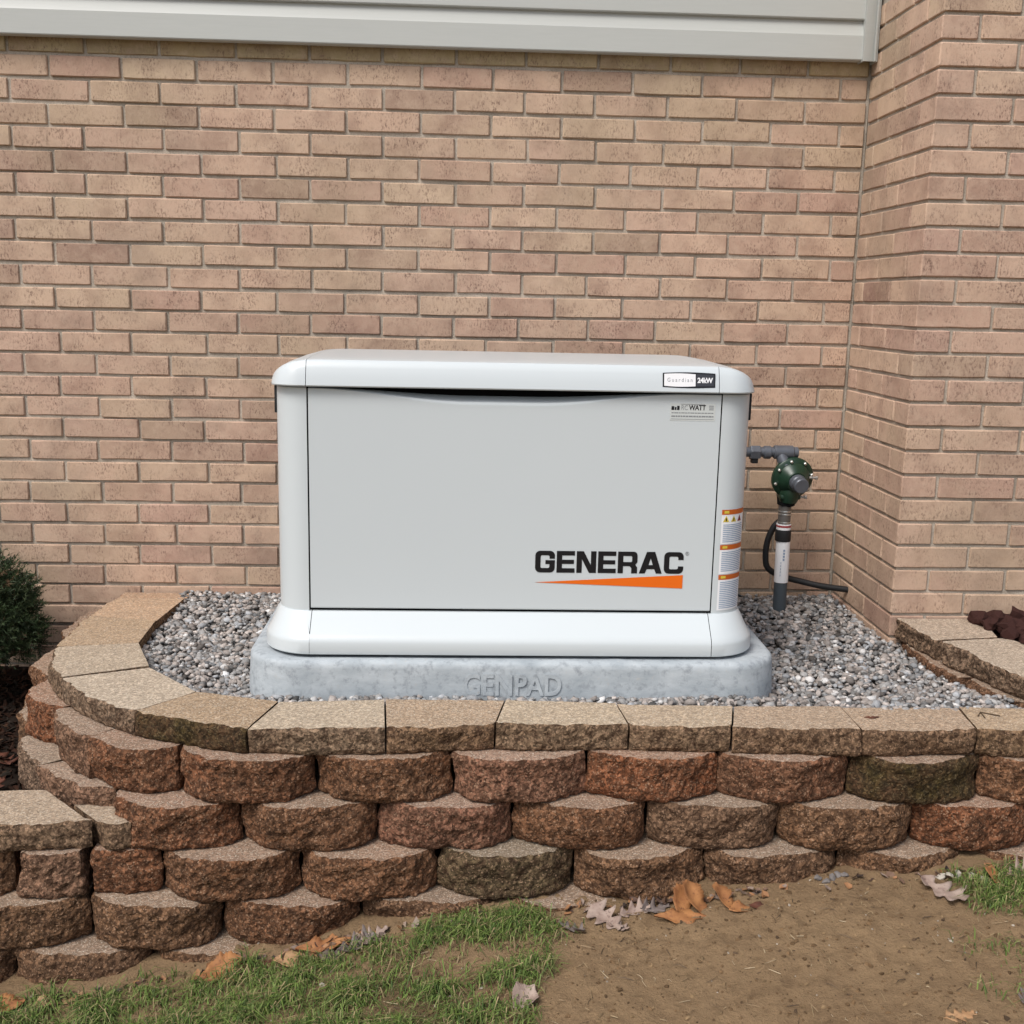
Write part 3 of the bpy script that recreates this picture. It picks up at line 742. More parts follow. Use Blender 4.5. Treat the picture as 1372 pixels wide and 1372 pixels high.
# lid: domed towards both ends
LX0, LX1, LZ0, LZ1 = -.4535, .7165, .7425, .8055
LYF, LYB = -.9215, -.285
def lid_sec(x):
    d = min(x-LX0, LX1-x); r = .072; a_ = .118
    yin = 0 if d >= r else r*(1-math.sqrt(max(0, 1-((r-d)/r)**2)))
    h = 1 if d >= a_ else max(0, 1-((a_-d)/a_)**2.25)**(1/2.1)
    hz = (LZ1-LZ0)*h
    yf, yb = LYF+yin, LYB-yin
    cr = LZ0+hz*0.985
    sec = [(yf+.016, LZ0+.0008), (yf+.003, LZ0), (yf+.0005, LZ0+min(.003, hz*.3)), (yf+.004, LZ0+hz*.35), (yf+.010, LZ0+hz*.68), (yf+.0165, LZ0+hz*.90), (yf+.022, cr), (yf+.032, LZ0+hz*1.01), (yf+.10, LZ0+hz*1.045)]
    ymid = (yf+yb)/2
    sec += [(ymid, LZ0+hz*1.07), (yb-.10, LZ0+hz*1.03), (yb-.02, LZ0+hz*.98), (yb-.004, LZ0+hz*.6), (yb, LZ0)]
    return sec
def lid_piece(name, xa, xb, n_, parent):
    V = []; F = []
    for i in range(n_+1):
        x = xa+(xb-xa)*i/n_
        V += [(x, y, z) for y, z in lid_sec(x)]
    m = 14
    for i in range(n_):
        for j in range(m-1): F.append((i*m+j, (i+1)*m+j, (i+1)*m+j+1, i*m+j+1))
    F.append(tuple(range(m))); F.append(tuple(n_*m+j for j in range(m))[::-1])
    return link(name, smooth_by_angle(mesh(name, V, F, M['paint']), 32), parent)
l0, l1 = -.3625, .6150
lid = lid_piece('lid', l0+.0008, l1-.0008, 40, gen)
lid_piece('lid_end', LX0, l0-.0008, 26, gen); lid_piece('lid_end', l1+.0008, LX1, 26, gen)
bm = bmesh.new(); bbox(bm, LX0+.05, LX1-.05, LYF+.06, LYB-.03, .735, .775); link('lid_liner', bm_mesh('lid_liner', bm, M['inner']), gen)
# thin black strips at the sides under the lid, showing past the corners
for x in (BX0-.005, BX1-.003):
    bm = bmesh.new(); bbox(bm, x, x+.008, -.84, -.42, .672, .738, .002); link('side_strip', bm_mesh('side_strip', bm, M['black']), gen)

# ---- lettering built from outlines
def arc(cx, cy, r, a0, a1, n=4): return [(cx+r*math.cos(R(a0+(a1-a0)*i/n)), cy+r*math.sin(R(a0+(a1-a0)*i/n))) for i in range(n+1)]
LW = .90; v_, h_ = .245, .205
def ro(x, y, r, q): return arc(x, y, r, *{'tr': (0, 90), 'tl': (90, 180), 'bl': (180, 270), 'br': (270, 360)}[q])
def ri(x, y, r, q): return ro(x, y, r, q)[::-1]
def glyph(ch):
    w = LW; r = .22; s = .07
    if ch in 'GC':
        out = [(w, .64)] + ro(w-r, 1-r, r, 'tr') + ro(r, 1-r, r, 'tl') + ro(r, r, r, 'bl') + ro(w-r, r, r, 'br')
        if ch == 'C': out += [(w, .34), (w-v_, .34)]
        else: out += [(w, .57), (.47, .57), (.47, .39), (w-v_, .39)]
        out += ri(w-v_-s, h_+s, s, 'br') + ri(v_+s, h_+s, s, 'bl') + ri(v_+s, 1-h_-s, s, 'tl') + ri(w-v_-s, 1-h_-s, s, 'tr') + [(w-v_, .64)]
        return [out], w
    if ch == 'E': return [[(0, 0), (w*.92, 0), (w*.92, h_), (v_, h_), (v_, .405), (w*.88, .405), (w*.88, .595), (v_, .595), (v_, 1-h_), (w*.92, 1-h_), (w*.92, 1), (0, 1)]], w*.92
    if ch == 'N': return [[(0, 0), (v_, 0), (v_, .63), (w-.32, 0), (w, 0), (w, 1), (w-v_, 1), (w-v_, .37), (.32, 1), (0, 1)]], w
    if ch == 'R':
        out = [(0, 0), (v_, 0), (v_, .33), (w-.36, .33), (w-.27, .24), (w-.27, 0), (w, 0), (w, .27), (w-.09, .40), (w, .52)] + ro(w-.18, .82, .18, 'tr') + [(0, 1)]
        return [out, [(v_, .52), (v_, .80), (w-v_-.03, .80), (w-v_, .76), (w-v_, .56), (w-v_-.03, .52)]], w
    if ch == 'A':
        w = 1.06
        return [[(0, 0), (.27, 0), (.355, .20), (w-.355, .20), (w-.27, 0), (w, 0), (w/2+.19, 1), (w/2-.19, 1)], [(.43, .39), (w/2, .70), (w-.43, .39)]], w
def outline_mesh(name, polys, scale, mat, thick=.0006):
    cu = bpy.data.curves.new(name, 'CURVE'); cu.dimensions = '2D'; cu.fill_mode = 'BOTH'; cu.extrude = thick/2
    for P in polys:
        s = cu.splines.new('POLY'); s.points.add(len(P)-1); s.use_cyclic_u = True
        for p, (x, y) in zip(s.points, P): p.co = (x*scale[0], y*scale[1], 0, 1)
    to = bpy.data.objects.new('tmp', cu); COL.objects.link(to); dg = bpy.context.evaluated_depsgraph_get()
    me = bpy.data.meshes.new_from_object(to.evaluated_get(dg)); bpy.data.objects.remove(to); bpy.data.curves.remove(cu)
    for v in me.vertices: v.co = Vector((v.co.x, -v.co.z, v.co.y))
    me.materials.clear(); me.materials.append(mat); me.name = name; return me
YD = BYF-.0012-.0006
tot = sum(glyph(c)[1] for c in 'GENERAC')+.085*6; hgt = .0545; k_ = .366/tot; x = .1875
for ch in 'GENERAC':
    polys, w = glyph(ch); link('logo_letter', outline_mesh('logo_letter', polys, (k_, hgt), M['ink']), door, (x, YD, .2965)); x += (w+.085)*k_
link('logo_wedge', outline_mesh('logo_wedge', [[(0, 0), (.365, -.0125), (.365, .0215)]], (1, 1), M['orange']), door, (.1885, YD, .2715))
me, w = text_mesh('registered_mark', '®', .013, .0002, M['grey_ink']); link('registered_mark', me, door, (.557, YD, .343))

# installer sticker on the door
st = [(0, 0), (.109, 0), (.109, .042), (0, .042)]
stk = link('installer_sticker', outline_mesh('installer_sticker', [st], (1, 1), M['clear'], .0004), door, (.503, YD+.0002, .675))
ys_ = YD-.0003
me, w = text_mesh('sticker_words', 'WATT', .0172, .0001, M['ink'], 1.0, .95, .0004)
for v in me.vertices: v.co.x *= .041/w
link('sticker_words', me, stk, (.5475, ys_, .7010))
me, w = text_mesh('sticker_initials', 'RC', .0165, .0001, M['grey_ink'], .78); link('sticker_initials', me, stk, (.5295, ys_, .7010))
bars = [(.5055, .7005, .0065, .009), (.5135, .7005, .004, .007), (.519, .7005, .006, .010)]
bm = bmesh.new()
for x, z, w, h in bars: bbox(bm, x, x+w, ys_-.0001, ys_+.0001, z, z+h)
link('sticker_emblem', bm_mesh('sticker_emblem', bm, M['ink']), stk)
bm = bmesh.new()
for z in (.7012, .7055, .7098): bbox(bm, .5965, .6075, ys_-.0001, ys_+.0001, z, z+.0022)
bbox(bm, .5280, .5860, ys_-.0001, ys_+.0001, .7140, .7149)
rt = random.Random(8)
for z, h in ((.6928, .0022), (.6840, .0034)):
    x = .506
    while x < .606:
        w = rt.uniform(.004, .010); bbox(bm, x, min(x+w, .608), ys_-.0001, ys_+.0001, z, z+h); x += w+.0012
bbox(bm, .5045, .609, ys_-.0001, ys_+.0001, .6785, .6795)
link('sticker_print', bm_mesh('sticker_print', bm, M['grey_ink']), stk)

# badge on the lid
def barrel(x0, x1, z0, z1, b, n=8):
    P = []
    for i in range(n+1):
        t = i/n; P.append((x0+(x1-x0)*t, z0-b*math.sin(math.pi*t)))
    for i in range(n+1):
        t = 1-i/n; P.append((x0+(x1-x0)*t, z1+b*math.sin(math.pi*t)))
    return P
tilt = R(-11)
badge = link('lid_badge', outline_mesh('lid_badge', [barrel(0, .126, 0, .0335, .0022)], (1, 1), M['ink'], .003), lid, (.479, -.9182, .7560)); badge.rotation_euler = (tilt, 0, 0)
def on_badge(o):
    o.parent = badge; o.matrix_parent_inverse = Matrix.Identity(4)
o = link('badge_field', outline_mesh('badge_field', [barrel(.0035, .0785, .0025, .0310, .0016)], (1, 1), M['white'], .001)); on_badge(o); o.location = (0, -.0019, 0)
o = link('badge_field', outline_mesh('badge_field', [[(.0805, .0022), (.1225, .0030), (.1225, .0305), (.0805, .0313)]], (1, 1), M['charcoal'], .001)); on_badge(o); o.location = (0, -.0019, 0)
me, w = text_mesh('badge_words', 'Guardian', .0135, .0001, M['grey_ink'], 1.0, 1.5)
for v in me.vertices: v.co.x *= .060/w
o = link('badge_words', me); on_badge(o); o.location = (.011, -.0026, .0125)
me, w = text_mesh('badge_rating', '24kW', .0165, .0001, M['white'], 1.0, .95, .0007)
for v in me.vertices: v.co.x *= .037/w
o = link('badge_rating', me); on_badge(o); o.location = (.083, -.0026, .0112)

# warning labels wrapped round the right front corner
def corner_pt(s, off):
    """s: metres along the front from the right seam towards the side"""
    xa = BX1-BR
    if s < xa-S1: return Vector((S1+s, BYF-off))
    a = (s-(xa-S1))/BR
    return Vector((xa+(BR+off)*math.sin(a), BYF+BR-(BR+off)*math.cos(a)))
def wrap(name, s0, s1, z0, z1, mat, off, parent, n=10):
    V = []; F = []
    for i in range(n+1):
        p = corner_pt(s0+(s1-s0)*i/n, off); V += [(p.x, p.y, z0), (p.x, p.y, z1)]
    for i in range(n): F.append((2*i, 2*i+2, 2*i+3, 2*i+1))
    return link(name, mesh(name, V, F, mat, smooth=True), parent)
def wrap_many(name, rects, mat, off, parent):
    V = []; F = []
    for s0, s1, z0, z1 in rects:
        n = max(1, int((s1-s0)/.012))
        for i in range(n+1):
            p = corner_pt(s0+(s1-s0)*i/n, off); V += [(p.x, p.y, z0), (p.x, p.y, z1)]
        b = len(V)-2*(n+1)
        for i in range(n): F.append((b+2*i, b+2*i+2, b+2*i+3, b+2*i+1))
    return link(name, mesh(name, V, F, mat, smooth=True), parent)
cpanel = [o for o in gen.children if o.name.startswith('corner_panel')][1]
sa, sb = .016, .098
rt = random.Random(2)
for zt, zb, sym in ((.458, .372, True), (.370, .296, False), (.294, .203, False)):
    lab = wrap('warning_label', sa, sb, zb, zt, M['white'], .0006, cpanel)
    wrap('label_banner', sa, sb, zt-.0125, zt, M['warn'], .0011, lab)
    wrap('label_word', sa+.006, sa+.019, zt-.0095, zt-.003, M['yellow'], .0015, lab, 2)
    top = zt-.018
    if sym:
        for i in range(3):
            c = sa+.012+i*.022
            V = []
            for ds, dz in ((-.0085, -.016), (.0085, -.016), (0, 0)):
                p = corner_pt(c+ds, .0012); V.append((p.x, p.y, top+dz+.003))
            link('label_symbol', mesh('label_symbol', V, [(0, 1, 2)], M['yellow'] if i < 2 else M['red']), lab)
            wrap('symbol_mark', c-.0014, c+.0014, top-.0105, top-.003, M['ink'], .0016, lab, 1)
        top -= .019
    rects = []; zz_ = top
    while zz_ > zb+.005:
        e = sb-.006-(rt.random()*.030 if rt.random() < .35 else rt.uniform(0, .004)); rects.append((sa+.005, e, zz_-.0022, zz_)); zz_ -= .0047
    wrap_many('label_print', rects, M['blue_ink'], .0011, lab)

# ------------------------------------------------------------------ gas regulator on its riser
reg = tag(empty('gas_regulator', (1.02, -.17, -.01)), 'dark green round gas regulator on a grey riser pipe beside the generator', 'gas regulator')
PX, PY = 1.021, -.17
def part(name, mat, build, ang=35):
    bm = bmesh.new(); build(bm); return link(name, bm_mesh(name, bm, M[mat], ang), reg)
rp = part('riser_pipe', 'pvc', lambda b: lathe(b, (PX+.001, PY, -.03), (-.012, 0, 1), [(0, .0205), (.30, .0205)]))
bm = bmesh.new(); lathe(bm, (PX, PY, .092), (-.012, 0, 1), [(0, .0215), (.0004, .0220), (.132, .0220), (.1325, .0215)], 28); sw = link('paper_wrap', bm_mesh('paper_wrap', bm, M['white']), rp)
bm = bmesh.new()
for i in range(9): bbox(bm, PX-.0075+i*.0012*0+(-.004 if i < 5 else .002), PX-.006+(-.004 if i < 5 else .006), PY-.0232, PY-.0222, .115+i*.010, .121+i*.010)
link('wrap_print', bm_mesh('wrap_print', bm, M['blue_ink']), sw)
part('coupling', 'black', lambda b: lathe(b, (PX-.003, PY, .225), (-.01, 0, 1), [(0, .0235), (.004, .0245), (.032, .0245), (.036, .0235)]))
nip = part('pipe_nipple', 'galv', lambda b: lathe(b, (PX-.003, PY, .26), (0, 0, 1), [(0, .0195), (.085, .0195)]))
bm = bmesh.new(); lathe(bm, (PX-.003, PY, .262), (0, 0, 1), [(0, .0225), (.018, .0225)]); link('pipe_band', bm_mesh('pipe_band', bm, M['white']), nip)
bm = bmesh.new(); lathe(bm, (PX-.003, PY, .2705), (0, 0, 1), [(0, .0232), (.006, .0232)]); link('pipe_band', bm_mesh('pipe_band', bm, M['red']), nip)
for z in (.283, .309, .318): 
    bm = bmesh.new(); lathe(bm, (PX-.003, PY, z), (0, 0, 1), [(0, .0202), (.0025, .0208), (.0045, .0202)]); link('thread_ring', bm_mesh('thread_ring', bm, M['steel']), nip)
part('inlet_boss', 'inner', lambda b: lathe(b, (PX-.001, PY, .336), (.05, 0, 1), [(0, .020), (.004, .027), (.030, .030), (.034, .027)], 6), 20)
DC = Vector((1.033, -.195, .424)); DD = Vector((.10, -.96, -.17)).normalized()
reg_body = part('regulator_body', 'green', lambda b: (lathe(b, DC-DD*.050, DD, [(0, .026), (.006, .036), (.018, .044), (.026, .062), (.029, .0665), (.039, .0665), (.042, .064), (.046, .052), (.058, .045), (.066, .034), (.074, .030)], 40), lathe(b, (PX+.003, PY-.004, .350), (.08, -.05, 1), [(0, .027), (.02, .034), (.034, .034), (.06, .030)], 24), bbox(b, PX-.028, PX+.036, PY-.03, PY+.02, .362, .376, .004)))
a_ = DD.orthogonal().normalized(); b_ = DD.cross(a_)
for i in range(8):
    t = 2*math.pi*(i+.3)/8; p = DC - DD*.008 + (a_*math.cos(t)+b_*math.sin(t))*.0590
    bm = bmesh.new(); lathe(bm, p, DD, [(0, .0048), (.008, .0048), (.0095, .0035)], 6); link('bolt', bm_mesh('bolt', bm, M['steel'], 20), reg_body)
for x, z in ((1.103, .430), (1.073, .369)):
    bm = bmesh.new(); lathe(bm, (x-.022, PY-.02, z), (1, -.1, 0), [(0, .004), (.018, .004), (.019, .0065), (.026, .0065), (.028, .004)], 6); link('side_screw', bm_mesh('side_screw', bm, M['steel'], 20), reg_body)
part('spring_cap', 'iron', lambda b: lathe(b, DC+DD*.022, DD, [(0, .025), (.008, .026), (.018, .025), (.021, .0225), (.024, .0235), (.040, .0235), (.043, .021)], 28), 25)
HP = [Vector(p) for p in ((.69, -.345, .502), (.74, -.30, .502), (.80, -.22, .503), (.87, -.17, .504), (.95, -.165, .505), (1.03, -.165, .505))]
part('outlet_pipe', 'iron', lambda b: tube(b, catmull(HP, 5), .0155, 16))
part('pipe_fitting', 'iron', lambda b: (lathe(b, (.897, -.167, .503), (1, .01, 0), [(0, .021), (.003, .023), (.028, .023), (.031, .021)], 6), lathe(b, (.940, -.165, .504), (1, 0, 0), [(0, .018), (.003, .0205), (.020, .0205), (.022, .018)], 20)), 20)
part('pipe_tee', 'iron', lambda b: (lathe(b, (.972, -.165, .505), (1, 0, 0), [(0, .019), (.003, .0215), (.058, .0215), (.061, .019), (.061, .017), (.074, .017), (.076, .015)], 24), lathe(b, (.990, -.165, .505), (.35, -.42, -.84), [(0, .018), (.05, .018)], 20)), 30)
part('valve_lever', 'black', lambda b: bbox(b, .902, .922, -.178, -.156, .470, .486, .003))
bm = bmesh.new()
tube(bm, catmull([(1.022, -.13, .285), (1.000, -.128, .262), (.984, -.125, .22), (.980, -.122, .17), (.990, -.120, .125), (1.035, -.118, .098), (1.10, -.125, .082), (1.17, -.14, .070), (1.262, -.155, .062)], 8), .0098, 12)
tag(link('black_cable', bm_mesh('black_cable', bm, M['black'])), 'thick black cable looping behind the riser pipe into the pilaster', 'cable')

# ------------------------------------------------------------------ mulch bed and left shrub
def quadbed(name, P, z, col, amp=.02, n=26):
    x0, x1 = min(p[0] for p in P), max(p[0] for p in P); y0, y1 = min(p[1] for p in P), max(p[1] for p in P)
    V = []; F = []
    for j in range(n+1):
        for i in range(n+1):
            x = x0+(x1-x0)*i/n; y = y0+(y1-y0)*j/n; V.append((x, y, z+amp*fbm(x, y, 2, 6, 3)))
    for j in range(n):
        for i in range(n): a = j*(n+1)+i; F.append((a, a+1, a+n+2, a+n+1))
    me = mesh(name, V, F, M['mulch'], smooth=True); ca = me.color_attributes.new('col', 'FLOAT_COLOR', 'POINT'); ca.data.foreach_set('color', [*col, 1]*len(me.vertices))
    return tag(link(name, me), kind='structure')
quadbed('mulch_bed', [(-3.2, -1.16), (-.95, 0.005)], -.262, (0.018, 0.012, 0.009))
quadbed('rock_bed', [(1.40, -1.2), (2.9, -.5)], .045, (0.035, 0.018, 0.016), .01)
# bark chips
n = 3600; P = np.c_[rs.uniform(-1.75, -1.0, n), rs.uniform(-1.13, -.02, n)]
z = np.array([-.262+.02*fbm(x, y, 2, 6, 3) for x, y in P])+rs.uniform(0, .012, n)
s = rs.uniform(.006, .020, n); sc = np.c_[s*1.3, s*.45, s*.16]
c = np.array([(0.045, 0.022, 0.014), (0.070, 0.032, 0.020), (0.030, 0.020, 0.015), (0.10, 0.055, 0.032), (0.055, 0.045, 0.035)])[rs.choice(5, n, p=[.35, .25, .25, .08, .07])]*rs.uniform(.35, .95, (n, 1))
tag(link('bark_chips', scatter_mesh('bark_chips', lumpy(iv1, 10, .8, rs), if1, np.c_[P, z], sc, rand_rot(rs, n, .5), c, M['mulch'], False)), 'dark brown bark mulch and leaf litter left of the curved wall', 'mulch', kind='stuff')

def conifer(name, base, r, h, label):
    root = tag(empty(name, base), label, 'shrub'); b = Vector(base); q = random.Random(77)
    bm = bmesh.new(); tube(bm, [b+Vector((0, 0, -.02)), b+Vector((.01, 0, h*.3)), b+Vector((0, .01, h*.6))], .016, 8)
    for i in range(16):
        a = q.uniform(0, 6.28); e = q.uniform(.1, .9); p0 = b+Vector((0, 0, h*q.uniform(.08, .45)))
        d = Vector((math.cos(a)*math.cos(e), math.sin(a)*math.cos(e), math.sin(e)*.8)); tube(bm, [p0, p0+d*r*.35, p0+d*r*.7], .006, 5)
    link('trunk', bm_mesh('trunk', bm, M['bark']), root)
    V = []; F = []; C = []
    for i in range(3200):
        u = q.uniform(-.35, 1); a = q.uniform(0, 6.283); rad = q.uniform(.45, 1.0)**.6
        lump = 1+.16*noise.noise(Vector((math.cos(a)*1.9, math.sin(a)*1.9, u*2.6+4)))
        ce = math.sqrt(max(0, 1-u*u)); dirn = Vector((ce*math.cos(a), ce*math.sin(a), u*.75+.05))
        p = b + Vector((0, 0, h*.42)) + Vector((dirn.x*r, dirn.y*r, dirn.z*h*.72))*rad*lump
        tw = (dirn + Vector((q.gauss(0, .4), q.gauss(0, .4), q.gauss(.15, .3)))).normalized(); L = q.uniform(.035, .075)
        tone = q.choice([(0.020, 0.038, 0.012), (0.028, 0.050, 0.016), (0.042, 0.066, 0.024), (0.060, 0.085, 0.035), (0.016, 0.028, 0.010)])
        if q.random() < .05: tone = (0.16, 0.10, 0.055)
        for k in range(26):
            t = k/26; o = p+tw*L*(t-.4)
            nd = (tw*q.uniform(.4, .9) + Vector((q.gauss(0, .6), q.gauss(0, .6), q.gauss(0, .6)))).normalized(); nl = q.uniform(.012, .022)*(1.1-.5*t)
            sdv = nd.cross(Vector((q.gauss(0, 1), q.gauss(0, 1), q.gauss(0, 1)))).normalized()*.0014; j = len(V)
            V += [o-sdv, o+sdv, o+nd*nl]; F.append((j, j+1, j+2)); f = q.uniform(.7, 1.35); C += [tone[0]*f, tone[1]*f, tone[2]*f, 1]*3
    me = mesh('crown', V, F, M['needle']); ca = me.color_attributes.new('col', 'FLOAT_COLOR', 'POINT'); ca.data.foreach_set('color', C)
    link('crown', me, root)
conifer('dwarf_conifer', (-1.475, -.30, -.25), .225, .45, 'dark green dwarf conifer growing in the mulch at the left edge')

# ------------------------------------------------------------------ lava rocks
q = random.Random(31); lv = [lumpy(iv, 1, .75, rs, 1.6)[0] for _ in range(7)]
lm = []
for v in lv:
    v = np.array([p*(1+.34*noise.noise(Vector(p*4.2)+Vector((len(lm), 0, 0)))) for p in v]); lm.append(mesh('lava_rock', v, [tuple(f) for f in if_], M['lava']))
spots = []
tries = 0
while len(spots) < 36 and tries < 6000:
    tries += 1
    x, y = q.uniform(1.46, 1.80), q.uniform(-.94, -.550); lim = float(np.interp(y, [-1.02, -.98, -.83, -.70, -.62, -.52], [1.60, 1.58, 1.535, 1.485, 1.475, 1.462]))
    if x < lim: continue
    if all((x-a)**2+(y-b)**2 > .050**2 for a, b in spots): spots.append((x, y))
for i, (x, y) in enumerate(spots):
    s = q.uniform(.022, .032); o = link('lava_rock', lm[i % 7], None, (x, y, .062+s*.55+q.uniform(0, .022)))
    o.scale = (s*q.uniform(.9, 1.3), s*q.uniform(.8, 1.1), s*q.uniform(.7, 1.0)); o.rotation_euler = (q.uniform(-.6, .6), q.uniform(-.6, .6), q.uniform(0, 6.28))
    tag(o, 'rough dark red lava rock in the bed behind the upper right wall', 'rock', 'lava rocks behind the upper right wall')

# ------------------------------------------------------------------ fallen leaves
def leaf_outline(kind, q, n=44):
    P = []; ph = q.uniform(0, 6)
    for i in range(n+1):
        t = i/n
        if kind == 'oak':
            w = .33*math.sin(math.pi*min(1, t**.9*1.0))**.6*(.62+.38*math.cos(2*math.pi*(t*3.6)+2.3))+.03
            if t < .08: w = .012+.05*t
        elif kind == 'strip': w = .20*math.sin(math.pi*t)**.8*(.8+.2*math.cos(20*t))+.006
        else: w = .36*math.sin(math.pi*t**.85)**.8*(1+.06*math.cos(24*t))+.006
        P.append((t, w*q.uniform(.93, 1.07)*(1+.22*math.sin(5*t+ph))))
    return P
def leaf(loc, L, rz, kind, mat, label, curl=.6, roll=.6, tx=0., ty=0., seed=0):
    q = random.Random(seed*7+3); P = leaf_outline(kind, q); V = []; F = []; m = 5
    for t, w in P:
        bend = curl*(t-.5)
        for j in range(m):
            u = -1+2*j/(m-1); y = u*w*q.uniform(.97, 1.03)
            zc = roll*y*y*2.2 + curl*.9*(t-.45)**2 + .025*math.sin(9*t+3*u+seed) + (.012 if j != 2 else 0)
            V.append(((t-.5+.28*abs(y))*L, y*L*(1-.15*abs(roll)), zc*L))
    for i in range(len(P)-1):
        for j in range(m-1): a = i*m+j; F.append((a, a+1, a+m+1, a+m))
    o = link('fallen_leaf', mesh('fallen_leaf', V, F, M[mat], smooth=True), None, loc); o.rotation_euler = (tx*.75, ty*.6, rz)
    zmin = min((o.rotation_euler.to_matrix() @ Vector(v)).z for v in V)
    o.location.z = loc[2]-zmin-.004
    sm = o.modifiers.new('thickness', 'SOLIDIFY'); sm.thickness = .0007
    tag(o, label, 'leaf', 'fallen leaves along the wall'); return o
def G(x, y): return (x, y, gz(x, y)+.004)
leaf(G(-.488, -1.405), 0.092, .5, 'broad', 'leaf_orange', 'orange brown leaf propped up against the wall over the left grass', .5, .5, .5, -.35, 1)
leaf(G(-.44, -1.42), 0.062, 2.0, 'oak', 'leaf_dark', 'dark leaf tucked right of the propped orange leaf', .6, .7, .2, 0, 2)
leaf(G(-.345, -1.41), 0.066, .1, 'broad', 'leaf_tan', 'pale tan leaf with a cut edge lying on the grass edge', .1, .15, .25, .1, 3)
leaf(G(-.275, -1.385), 0.119, .15, 'strip', 'leaf_orange', 'long curled brown leaf leaning on the wall foot', .3, .9, .35, -.15, 4)
leaf(G(-.205, -1.40), 0.084, .45, 'oak', 'leaf_grey', 'grey lobed leaf folded beside the long brown leaf', .7, .9, .3, -.2, 5)
leaf(G(-.245, -1.42), 0.079, -.1, 'oak', 'leaf_grey', 'dark grey leaf lying flat under the folded grey leaf', .2, .3, .1, 0, 6)
leaf(G(-.305, -1.455), 0.040, 1.1, 'broad', 'leaf_dark', 'small rust brown leaf scrap in the grass', .5, .6, .1, .2, 7)
leaf(G(-.925, -1.43), 0.075, .15, 'broad', 'leaf_orange', 'flat pinkish orange leaf at the bottom left corner of the wall', .1, .2, .2, -.1, 8)
leaf(G(-.845, -1.435), 0.044, .5, 'broad', 'leaf_tan', 'small pale leaf standing on edge in the far left grass', .4, .6, .5, -.2, 9)
leaf(G(-.795, -1.43), 0.055, .35, 'strip', 'leaf_tan', 'thin curled tan leaf below the lowest left block', .6, .6, .2, -.3, 10)
leaf(G(.248, -1.432), 0.062, 2.5, 'oak', 'leaf_grey', 'dark grey brown curled leaf right of the grass tuft', .8, .9, .2, .2, 11)
leaf(G(.322, -1.395), 0.101, -.9, 'oak', 'leaf_pink', 'pale pink lobed leaf hanging down beside the wall', .4, .5, .5, .2, 12)
leaf(G(.385, -1.375), 0.075, .35, 'oak', 'leaf_pink', 'pinkish curled leaf right of the hanging pale leaf', .5, .8, .4, -.1, 13)
leaf(G(.345, -1.425), 0.048, -.5, 'oak', 'leaf_pink', 'small pinkish leaf lying in front of the hanging pale leaf', .5, .5, .1, .1, 14)
leaf(G(.430, -1.37), 0.066, .2, 'oak', 'leaf_grey', 'crumpled grey leaf piled beside the orange leaves', .7, .9, .5, .1, 15)
leaf(G(.478, -1.415), 0.110, -.03, 'strip', 'leaf_orange', 'long flat orange leaf at the front of the leaf pile', .1, .35, .25, .02, 16)
leaf(G(.515, -1.375), 0.092, 1.9, 'broad', 'leaf_orange', 'tall pointed orange leaf standing in the middle of the leaf pile', .4, .5, .45, -.75, 17)
leaf(G(.49, -1.365), 0.079, 1.2, 'broad', 'leaf_orange', 'orange brown leaf at the back of the leaf pile', .3, .5, .6, -.6, 18)
leaf(G(.578, -1.375), 0.075, 2.0, 'broad', 'leaf_orange', 'small upright orange leaf right of the leaf pile', .4, .5, .4, -.65, 19)
leaf(G(.605, -1.41), 0.048, .2, 'broad', 'leaf_orange', 'little orange leaf lying at the right end of the pile', .3, .4, .1, .1, 20)
leaf(G(.645, -1.405), 0.035, -.3, 'broad', 'leaf_dark', 'small rust leaf scrap beside the leaf pile', .4, .4, .1, .1, 21)
leaf(G(1.035, -1.415), 0.110, -.85, 'oak', 'leaf_pink', 'pale grey deeply lobed oak leaf alone on the dirt at right', .5, .4, .15, .25, 22)
leaf((1.160, -1.385, -.250), 0.057, 1.3, 'broad', 'leaf_orange', 'orange leaf with a dark spot against the wall at right', .4, .3, .7, -.3, 23)
leaf((1.225, -1.378, -.242), 0.075, .3, 'oak', 'leaf_pink', 'pale curled leaf beside the right hand grass', .5, .8, .4, -.1, 24)
leaf((1.285, -1.372, -.236), 0.070, -.2, 'oak', 'leaf_pink', 'pale leaf at the far right edge above the grass', .5, .7, .4, .1, 25)
leaf(G(.135, -1.655), 0.066, .9, 'broad', 'leaf_pink', 'curled mauve brown leaf at the edge of the bottom grass', .7, .7, .3, -.3, 26)
leaf(G(.905, -1.800), 0.062, .2, 'oak', 'leaf_tan', 'yellowish lobed leaf flat on the dirt at the bottom right', .1, .1, .05, 0, 27)
leaf(G(1.035, -1.775), 0.053, 1.0, 'oak', 'leaf_grey', 'dark crumpled leaf in the bottom right corner', .8, .9, .2, 0, 28)
leaf(G(-.40, -1.415), .06, -.4, 'broad', 'leaf_dark', 'dark brown leaf between the propped orange leaf and the tan leaf', .5, .7, .2, .1, 41)
leaf(G(-.455, -1.44), .05, .9, 'broad', 'leaf_tan', 'small cream leaf scrap in front of the propped orange leaf', .2, .3, .1, .1, 42)
leaf(G(-.17, -1.385), .07, .7, 'oak', 'leaf_pink', 'mauve curled leaf at the right end of the left leaf row', .7, .8, .3, -.2, 43)
leaf((.955, -1.16, .027), .035, .05, 'strip', 'leaf_dark', 'small dark leaf scrap on the cap stone at right', .1, .2, 0, 0, 29)
def dark_leaf(x, y, L, rz, seed, label): leaf((x, y, -.245), L, rz, 'oak', 'leaf_dark', label, .5, .6, .2, .1, seed)
dark_leaf(-1.19, -.30, .13, .4, 31, 'rust red leaf in the mulch under the conifer')
